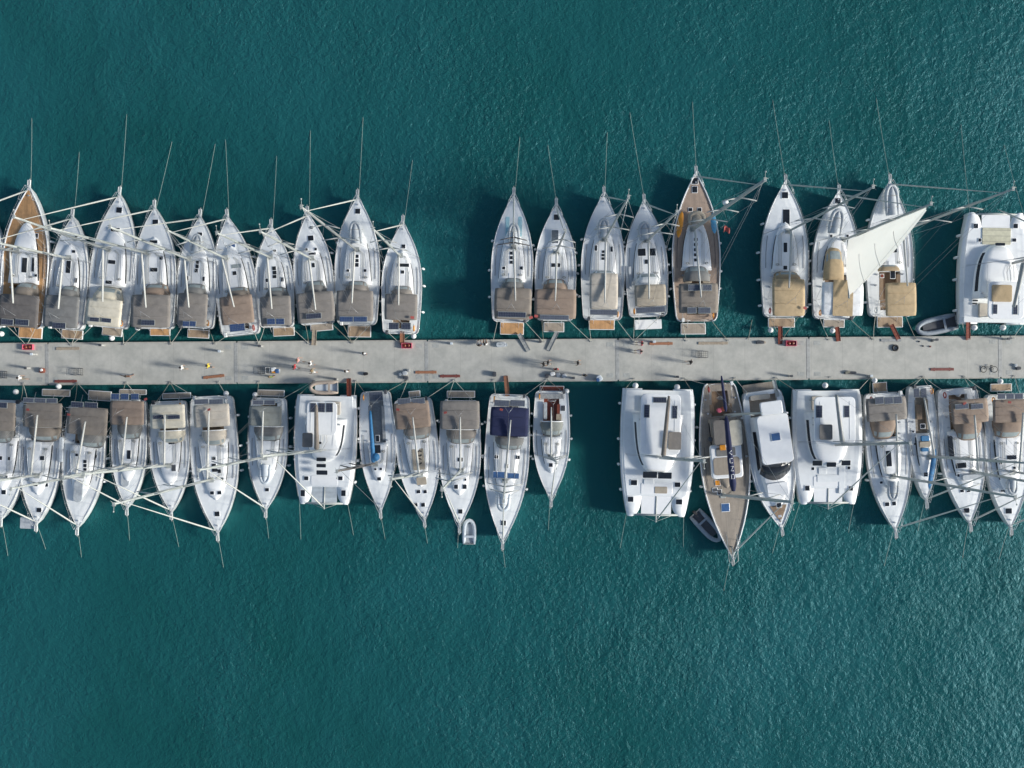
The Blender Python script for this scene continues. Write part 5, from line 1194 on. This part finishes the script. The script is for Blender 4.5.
# bicycle lying by the lower edge
c = PW(983, .80); root = empty('bicycle', c, ang); tag(root, 'bicycle with black wheels left on the pier beyond the maroon plank', 'bicycle')
for x in (0, 1.05):
    mb = MB(); mb.tube([(x + .30 * math.cos(a) * (.75 if x == 0 else .9), .30 * math.sin(a), .12 + .1 * math.cos(a)) for a in [2 * math.pi * q / 20 for q in range(20)]], .028, 0, 6, closed=True); wh = mb.build('wheel', 'black', root)
    mb = MB()
    for q in range(6): a = math.pi * q / 6; mb.tube([(x + .28 * math.cos(a) * .75, .28 * math.sin(a), .12 + .09 * math.cos(a)), (x - .28 * math.cos(a) * .75, -.28 * math.sin(a), .12 - .09 * math.cos(a))], .004, 0, 3)
    mb.build('spokes', 'steel', wh)
mb = MB(); F = [(0, 0, .15), (-.35, .1, .2), (-.75, .25, .2), (-.6, -.02, .15), (-.05, .2, .2)]
F = [(0, 0, .14), (.12, .25, .2), (.72, .28, .2), (.5, 0, .16), (1.05, 0, .14)]
for a, b_ in ((0, 1), (1, 2), (2, 3), (3, 1), (3, 4), (2, 4)): mb.tube([F[a], F[b_]], .02, 0, 6)
mb.build('bicycle_frame', 'darkgrey', root); mb = MB(); mb.tube([(.1, .3, .02), (.12, .36, .2), (.06, .4, .45)], .018, 0, 5); mb.build('handlebar', 'steel', root); mb = MB(); mb.box((.74, .38, .2), (.22, .1, .06), bev=.03); mb.build('saddle', 'black', root)

# cleats and service pedestals
cleats = {True: [], False: []}
for top in (True, False):
    for i, x in enumerate(range(-20, 1060, 47)):
        v = .035 if top else .965
        c = PW(x + random.uniform(-5, 5), v); root = empty('mooring_cleat', c, ang)
        tag(root, 'small galvanised mooring cleat on the %s edge of the pier' % ('upper' if top else 'lower'), 'cleat', 'mooring cleats on the %s pier edge' % ('upper' if top else 'lower'))
        mb = MB(); mb.box((0, 0, .02), (.30, .14, .03)); mb.build('base', 'plate', root)
        mb = MB(); mb.tube([(-.06, 0, .02), (-.06, 0, .12)], .022, 0, 6); mb.tube([(.06, 0, .02), (.06, 0, .12)], .022, 0, 6); mb.tube([(-.18, 0, .14), (-.08, 0, .12), (.08, 0, .12), (.18, 0, .14)], .024, 0, 6); mb.build('horn', 'plate', root)
        cleats[top].append(c)
for i, (x, v) in enumerate([(36, .26), (30, .60), (104, .05), (222, .22), (262, .10), (337, .93), (452, .07), (540, .04), (573, .94), (653, .06), (676, .93), (789, .93), (868, .94), (933, .06), (1004, .05)]):
    c = PW(x, v); root = empty('service_pedestal', c, ang); tag(root, 'short grey power and water pedestal standing on the pier', 'pedestal', 'service pedestals along the pier')
    mb = MB(); mb.box((0, 0, .42), (.24, .20, .84), bev=.05); mb.build('body', 'plate', root); mb = MB(); mb.box((0, 0, .88), (.28, .24, .08), bev=.06); mb.build('cap', 'ribpale' if i % 3 == 0 else 'darkgrey', root)

# ---------------- gangways
def gangway(lab, p0, z0, p1, z1, m_, wd=.36):
    a, b = W(p0, z0), W(p1, z1); d = b - a; L = d.length; root = empty('gangway', a); tag(root, lab, 'gangway')
    root.rotation_euler = d.to_track_quat('Y', 'Z').to_euler()
    mb = MB(); mb.box((0, L / 2, .02), (wd, L, .05)); 
    for i in range(int(L / .35)): mb.box((0, .2 + i * .35, .055), (wd * .9, .035, .025))
    mb.build('board', m_, root)
    for sg in (1, -1): mb = MB(); mb.box((sg * (wd / 2 + .015), L / 2, .04), (.03, L, .10)); mb.build('side_rail', m_, root)
    return root
gangway('brown gangway from the single-panel yacht to the pier', pt('c', 121, 700), .75, pt('c', 118, 752), PZ + .03, 'planktan')
gangway('brown gangway from the yacht next to the open berth', pt('c', 427, 704), 1.25, pt('c', 427, 750), PZ + .03, 'plankorange')
gangway('grey gangway slanting from the cyan-bow yacht onto the pier', pt('d', 136, 712), .75, pt('d', 170, 772), PZ + .03, 'alloyd')
gangway('grey gangway slanting from the reddish-brown-canopied yacht onto the pier', pt('d', 270, 704), .75, pt('d', 238, 770), PZ + .03, 'alloyd')
gangway('brown gangway from the bright-tan-canopied yacht to the pier', pt('f', 105, 686), .75, pt('f', 105, 748), PZ + .03, 'mahog')
gangway('brown gangway from the yacht with the hoisted sail to the pier', pt('f', 303, 688), .75, pt('f', 309, 738), PZ + .03, 'mahog')
gangway('reddish brown gangway slanting from the silver-bow-cover yacht', pt('g', 60, 680), .75, pt('g', 86, 733), PZ + .03, 'mahog')
gangway('brown gangway from the upper row catamaran to the pier', pt('g', 328, 664), 1.5, pt('g', 328, 732), PZ + .03, 'mahog')
gangway('brown gangway from the three-panel catamaran to the pier', pt('j', 279, 112), 1.5, pt('j', 278, 35), PZ + .03, 'mahog')
gangway('bright orange brown gangway from the navy-canopied yacht to the pier', pt('k', 313, 105), 1.2, pt('k', 306, 24), PZ + .03, 'plankorange')
gangway('narrow white gangway on the stern of the motor yacht', pt('m', 192, 108), 1.5, pt('m', 176, 42), 1.2, 'alloy', .3)

# ---------------- mooring ropes and bow lines
def rope(lab, a, b, sag, r=.022, m_='rope', name='mooring_rope', group='mooring ropes between boats and pier', n=8):
    pts = []
    for i in range(n + 1):
        t = i / n; q = a.lerp(b, t); q.z -= sag * 4 * t * (1 - t); pts.append(q)
    mb = MB(); mb.tube(pts, r, 0, 5); o = mb.build(name, m_); tag(o, lab, 'rope', group); return o
for i, b in enumerate(BOATS):
    L, B, root = b['L'], b['B'], b['root']; Mw = Matrix.Translation(root.location) @ Matrix.Rotation(root.rotation_euler[2], 4, 'Z')
    top = b['row'] == 'upper'; cl = cleats[top]
    for sg in (1, -1):
        x = sg * (B * .9 if b.get('cat') else halfbeam(0, B, b['full'], b['p']) * .92)
        a = Mw @ Vector((x, .12, b['free'] + .05))
        spread = random.choice((-.1, .5, .9)) * (1 if (Mw.to_3x3() @ Vector((sg, 0, 0))).x > 0 else -1)
        tx = a.x + spread * 1.0
        c = min(cl, key=lambda q: abs(q.x - tx))
        side = 'starboard' if sg > 0 else 'port'
        rope('pale rope from the %s stern corner of the %s' % (side, b['ref']), a, c + Vector((0, 0, .1)), .08 + .15 * random.random(), .024, random.choice(('rope', 'rope', 'ropedark')))
bowlines = {}
BL = {}   # length of the visible line ahead of each bow, survey units
for i, b in enumerate(BOATS):
    root = b['root']; Mw = Matrix.Translation(root.location) @ Matrix.Rotation(root.rotation_euler[2], 4, 'Z'); L, B = b['L'], b['B']
    fwd = Mw.to_3x3() @ Vector((0, 1, 0)); up = b['row'] == 'upper'
    ends = [(.10, L * .98)] if not b.get('cat') else [(B * .8, L * .98), (-B * .75, L * .98)]
    for q, (x, y) in enumerate(ends):
        a = Mw @ Vector((x, y, b['free'] + .15)); ln = (9.6 if up else 4.6) * random.uniform(.75, 1.2)
        out = Vector((-a.x / 51 * .05 + random.uniform(-.13, .13), 1 if up else -1, 0)).normalized()
        e = a + out * ln; e.z = -.22 if up else -.35
        which = '' if len(ends) == 1 else (' outer' if (q == 0) == (a.x > (Mw @ Vector((0, 0, 0))).x) == (a.x > 0) else ' inner')
        if len(ends) == 2: which = (' starboard', ' port')[q]
        rope('thin%s bow line of the %s slanting into the water' % (which, b['ref']), a, e, .10, .017, 'bowrope', 'bow_line', 'bow lines running into the water', 12)
rope('thick dark rope from the upper pier edge toward the yacht with the hoisted sail', PW(748, .02) + Vector((0, 0, .1)), W((752, 320), .0), .0, .03, 'ropedark')

# ---------------- people
def make_person(pose='stand'):
    J = {'pelvis': (0, 0, .95), 'waist': (0, 0, 1.08), 'chest': (0, .0, 1.32), 'neck': (0, .01, 1.50), 'head': (0, .03, 1.60), 'crown': (0, .03, 1.74)}
    if pose == 'sit':
        off = -.50
    else: off = 0
    def P_(n): x, y, z = J[n]; return (x, y, z + off)
    V = [P_('pelvis'), P_('waist'), P_('chest'), P_('neck'), P_('head'), P_('crown')]; Rd = [.145, .125, .155, .062, .098, .07]; E = [(0, 1), (1, 2), (2, 3), (3, 4), (4, 5)]
    stride = {'stand': (.04, -.04), 'walk': (.30, -.28), 'sit': (0, 0), 'reach': (.12, -.10)}[pose]
    for k, sg in enumerate((1, -1)):
        b = len(V); s_ = stride[k]
        if pose == 'sit': leg = [(.10 * sg, .02, .42), (.12 * sg, .45, .45), (.12 * sg, .50, .08), (.12 * sg, .64, .04)]
        else: leg = [(.10 * sg, 0, .88), (.11 * sg, s_ * .5 + .03, .48), (.11 * sg, s_, .08), (.12 * sg, s_ + .16, .04)]
        V += leg; Rd += [.095, .062, .042, .035]; E += [(0, b), (b, b + 1), (b + 1, b + 2), (b + 2, b + 3)]
        b = len(V); a_ = -s_ * .9
        if pose == 'reach': arm = [(.20 * sg, 0, 1.42), (.42 * sg, .05, 1.36), (.62 * sg, .10, 1.34), (.72 * sg, .12, 1.33)]
        elif pose == 'sit': arm = [(.19 * sg, 0, .92), (.24 * sg, .10, .66), (.17 * sg, .32, .58), (.14 * sg, .40, .56)]
        else: arm = [(.19 * sg, 0, 1.42), (.25 * sg, a_ * .35 - .02, 1.15), (.25 * sg, a_ + .06, .92), (.24 * sg, a_ + .10, .84)]
        V += arm; Rd += [.058, .043, .032, .036]; E += [(2, b), (b, b + 1), (b + 1, b + 2), (b + 2, b + 3)]
    me = bpy.data.meshes.new('person_cage'); me.from_pydata(V, E, []); bm = bmesh.new(); bm.from_mesh(me); ly = bm.verts.layers.skin.verify(); bm.verts.ensure_lookup_table()
    for i, v in enumerate(bm.verts): v[ly].radius = (Rd[i], Rd[i] * .82); v[ly].use_root = (i == 0)
    bm.to_mesh(me); bm.free(); o = bpy.data.objects.new('person_cage', me); COL.objects.link(o); o.modifiers.new('s', 'SKIN'); ss = o.modifiers.new('u', 'SUBSURF'); ss.levels = 1; ss.render_levels = 1
    dg = bpy.context.evaluated_depsgraph_get(); m2 = bpy.data.meshes.new_from_object(o.evaluated_get(dg)); bpy.data.objects.remove(o); return m2, off
PM = {k: make_person(k) for k in ('stand', 'walk', 'sit', 'reach')}
skin = mat('skin', (.42, .25, .17), .6, .08, 10); hairm = mat('dark hair', (.025, .018, .014), .7, .2, 20); fair = mat('light hair', (.22, .15, .08), .7, .2, 20)
CL = {'white': (.75, .75, .73), 'yellow': (.70, .52, .06), 'red': (.50, .03, .04), 'dark': (.025, .027, .03), 'blue': (.06, .14, .36), 'grey': (.22, .23, .24), 'green': (.20, .26, .08), 'pinkish': (.62, .32, .30), 'brown': (.16, .08, .05), 'khaki': (.26, .22, .15)}
CM = {k: mat('cloth ' + k, v, .85, .12, 9) for k, v in CL.items()}
def person(lab, x, v, pose, face, shirt, pants, hair='dark', bare=False):
    c = PW(x, v); me0, off = PM[pose]; me = me0.copy(); me.name = 'person'
    for m_ in (skin, CM[pants], CM[shirt], M['black']): me.materials.append(m_)
    for f in me.polygons:
        z = f.center.z - off; xx = abs(f.center.x); mi = 0
        if pose == 'sit':
            z0 = f.center.z; y0 = f.center.y
            mi = 2 if (z0 > .50 and z0 < .98 and y0 < .16) else (1 if z0 <= .56 and z0 > .3 and y0 < .4 else 0)
            if z0 > .98: mi = 0
            if y0 > .48 and z0 < .12: mi = 3
        else:
            if z > 1.50: mi = 0
            elif z > .98 and (xx < .22 or (z > 1.22 and pose != 'reach') or (pose == 'reach' and xx < .34)): mi = 2
            elif z <= .98 and z > .45 and xx < .21: mi = 1
            elif z < .09: mi = 3
        f.material_index = mi; f.use_smooth = True
    o = bpy.data.objects.new('person', me); COL.objects.link(o); o.location = c; o.rotation_euler = (0, 0, face); s_ = random.uniform(.95, 1.04); o.scale = (s_, s_, s_); tag(o, lab, 'person')
    mb = MB(); rings = []
    for i in range(6):
        a = math.pi / 2 * i / 5; rr = .112 * math.cos(a) + .004; rings.append([(rr * math.cos(q), .012 + rr * 1.08 * math.sin(q) - (.02 if i == 0 else 0), 1.625 + off + .125 * math.sin(a)) for q in [2 * math.pi * j / 12 for j in range(12)]])
    mb.loft(rings, 0, caps=True); mb.build('hair', fair if hair == 'fair' else hairm, o)
    mb = MB()
    for sg in (1, -1): mb.ball((sg * .035, .128, 1.625 + off), .012, 1, 6, 4)
    mb.ball((0, .135, 1.595 + off), .017, 0, 6, 4, 1.3); mb.build('face_features', [skin, hairm], o)
    return o
E_, Wt, Nn, Ss = R(-90), R(90), 0, R(180)
person('person in pale top bending beside a cart near the picture edge end of the pier', 26, .84, 'walk', E_, 'white', 'khaki')
person('person standing with both arms spread wide on the lower half of the pier', 132.5, .82, 'reach', Nn, 'brown', 'grey')
person('walker in a white shirt a little ahead of one in yellow', 186, .62, 'walk', Wt, 'white', 'khaki', 'dark')
person('walker in a bright yellow shirt', 212, .58, 'walk', Wt, 'yellow', 'dark')
person('person in olive green bending next to the loaded trolley', 273.5, .86, 'stand', Nn, 'green', 'khaki', 'fair')
person('person in pale pink in the group of four, nearest the upper edge', 301, .46, 'walk', E_, 'pinkish', 'white', 'fair')
person('person in red and white in the group of four', 297.5, .62, 'walk', Wt, 'red', 'white')
person('person in white in the group of four, beside the one in pale pink', 313, .54, 'walk', Wt, 'white', 'grey')
person('person in beige in the group of four, nearest the lower edge', 315, .72, 'walk', Wt, 'khaki', 'white', 'fair')
person('person in white and blue alone on the pier behind the large twin-blue-panel yacht', 365.5, .30, 'stand', Ss, 'white', 'blue')
person('person in pale clothes standing by the brown gangway of the three-panel catamaran', 348, .74, 'stand', Nn, 'white', 'khaki')
person('person in white sitting on the upper pier edge at the open berth', 485, .10, 'sit', Nn, 'white', 'dark')
person('person in red brown crouched on the upper pier edge at the open berth', 479.5, .12, 'sit', Nn, 'brown', 'white')
person('dark clad walker, second of a close pair', 543, .60, 'walk', E_, 'dark', 'dark')
person('dark clad walker leading a close pair', 547.5, .56, 'walk', E_, 'dark', 'grey')
person('dark clad walker alone on the middle of the pier behind the reddish-brown-canopied yacht', 577, .57, 'walk', E_, 'dark', 'dark')
person('person in rust red standing among bags behind the red-cockpit yacht', 555.5, .72, 'stand', Ss, 'red', 'khaki')
person('person in dark top standing just past the heaped pale cases', 584, .88, 'stand', Nn, 'dark', 'khaki')
person('person in red and white seated by the upper pier edge next to a thin plank', 641, .10, 'sit', Wt, 'red', 'white')
person('person in pale red seated just below another by the thin plank', 640, .30, 'sit', Wt, 'pinkish', 'white')
person('dark clad walker alone on the pier behind the big teak-decked sloop', 688.5, .57, 'walk', Wt, 'dark', 'dark')
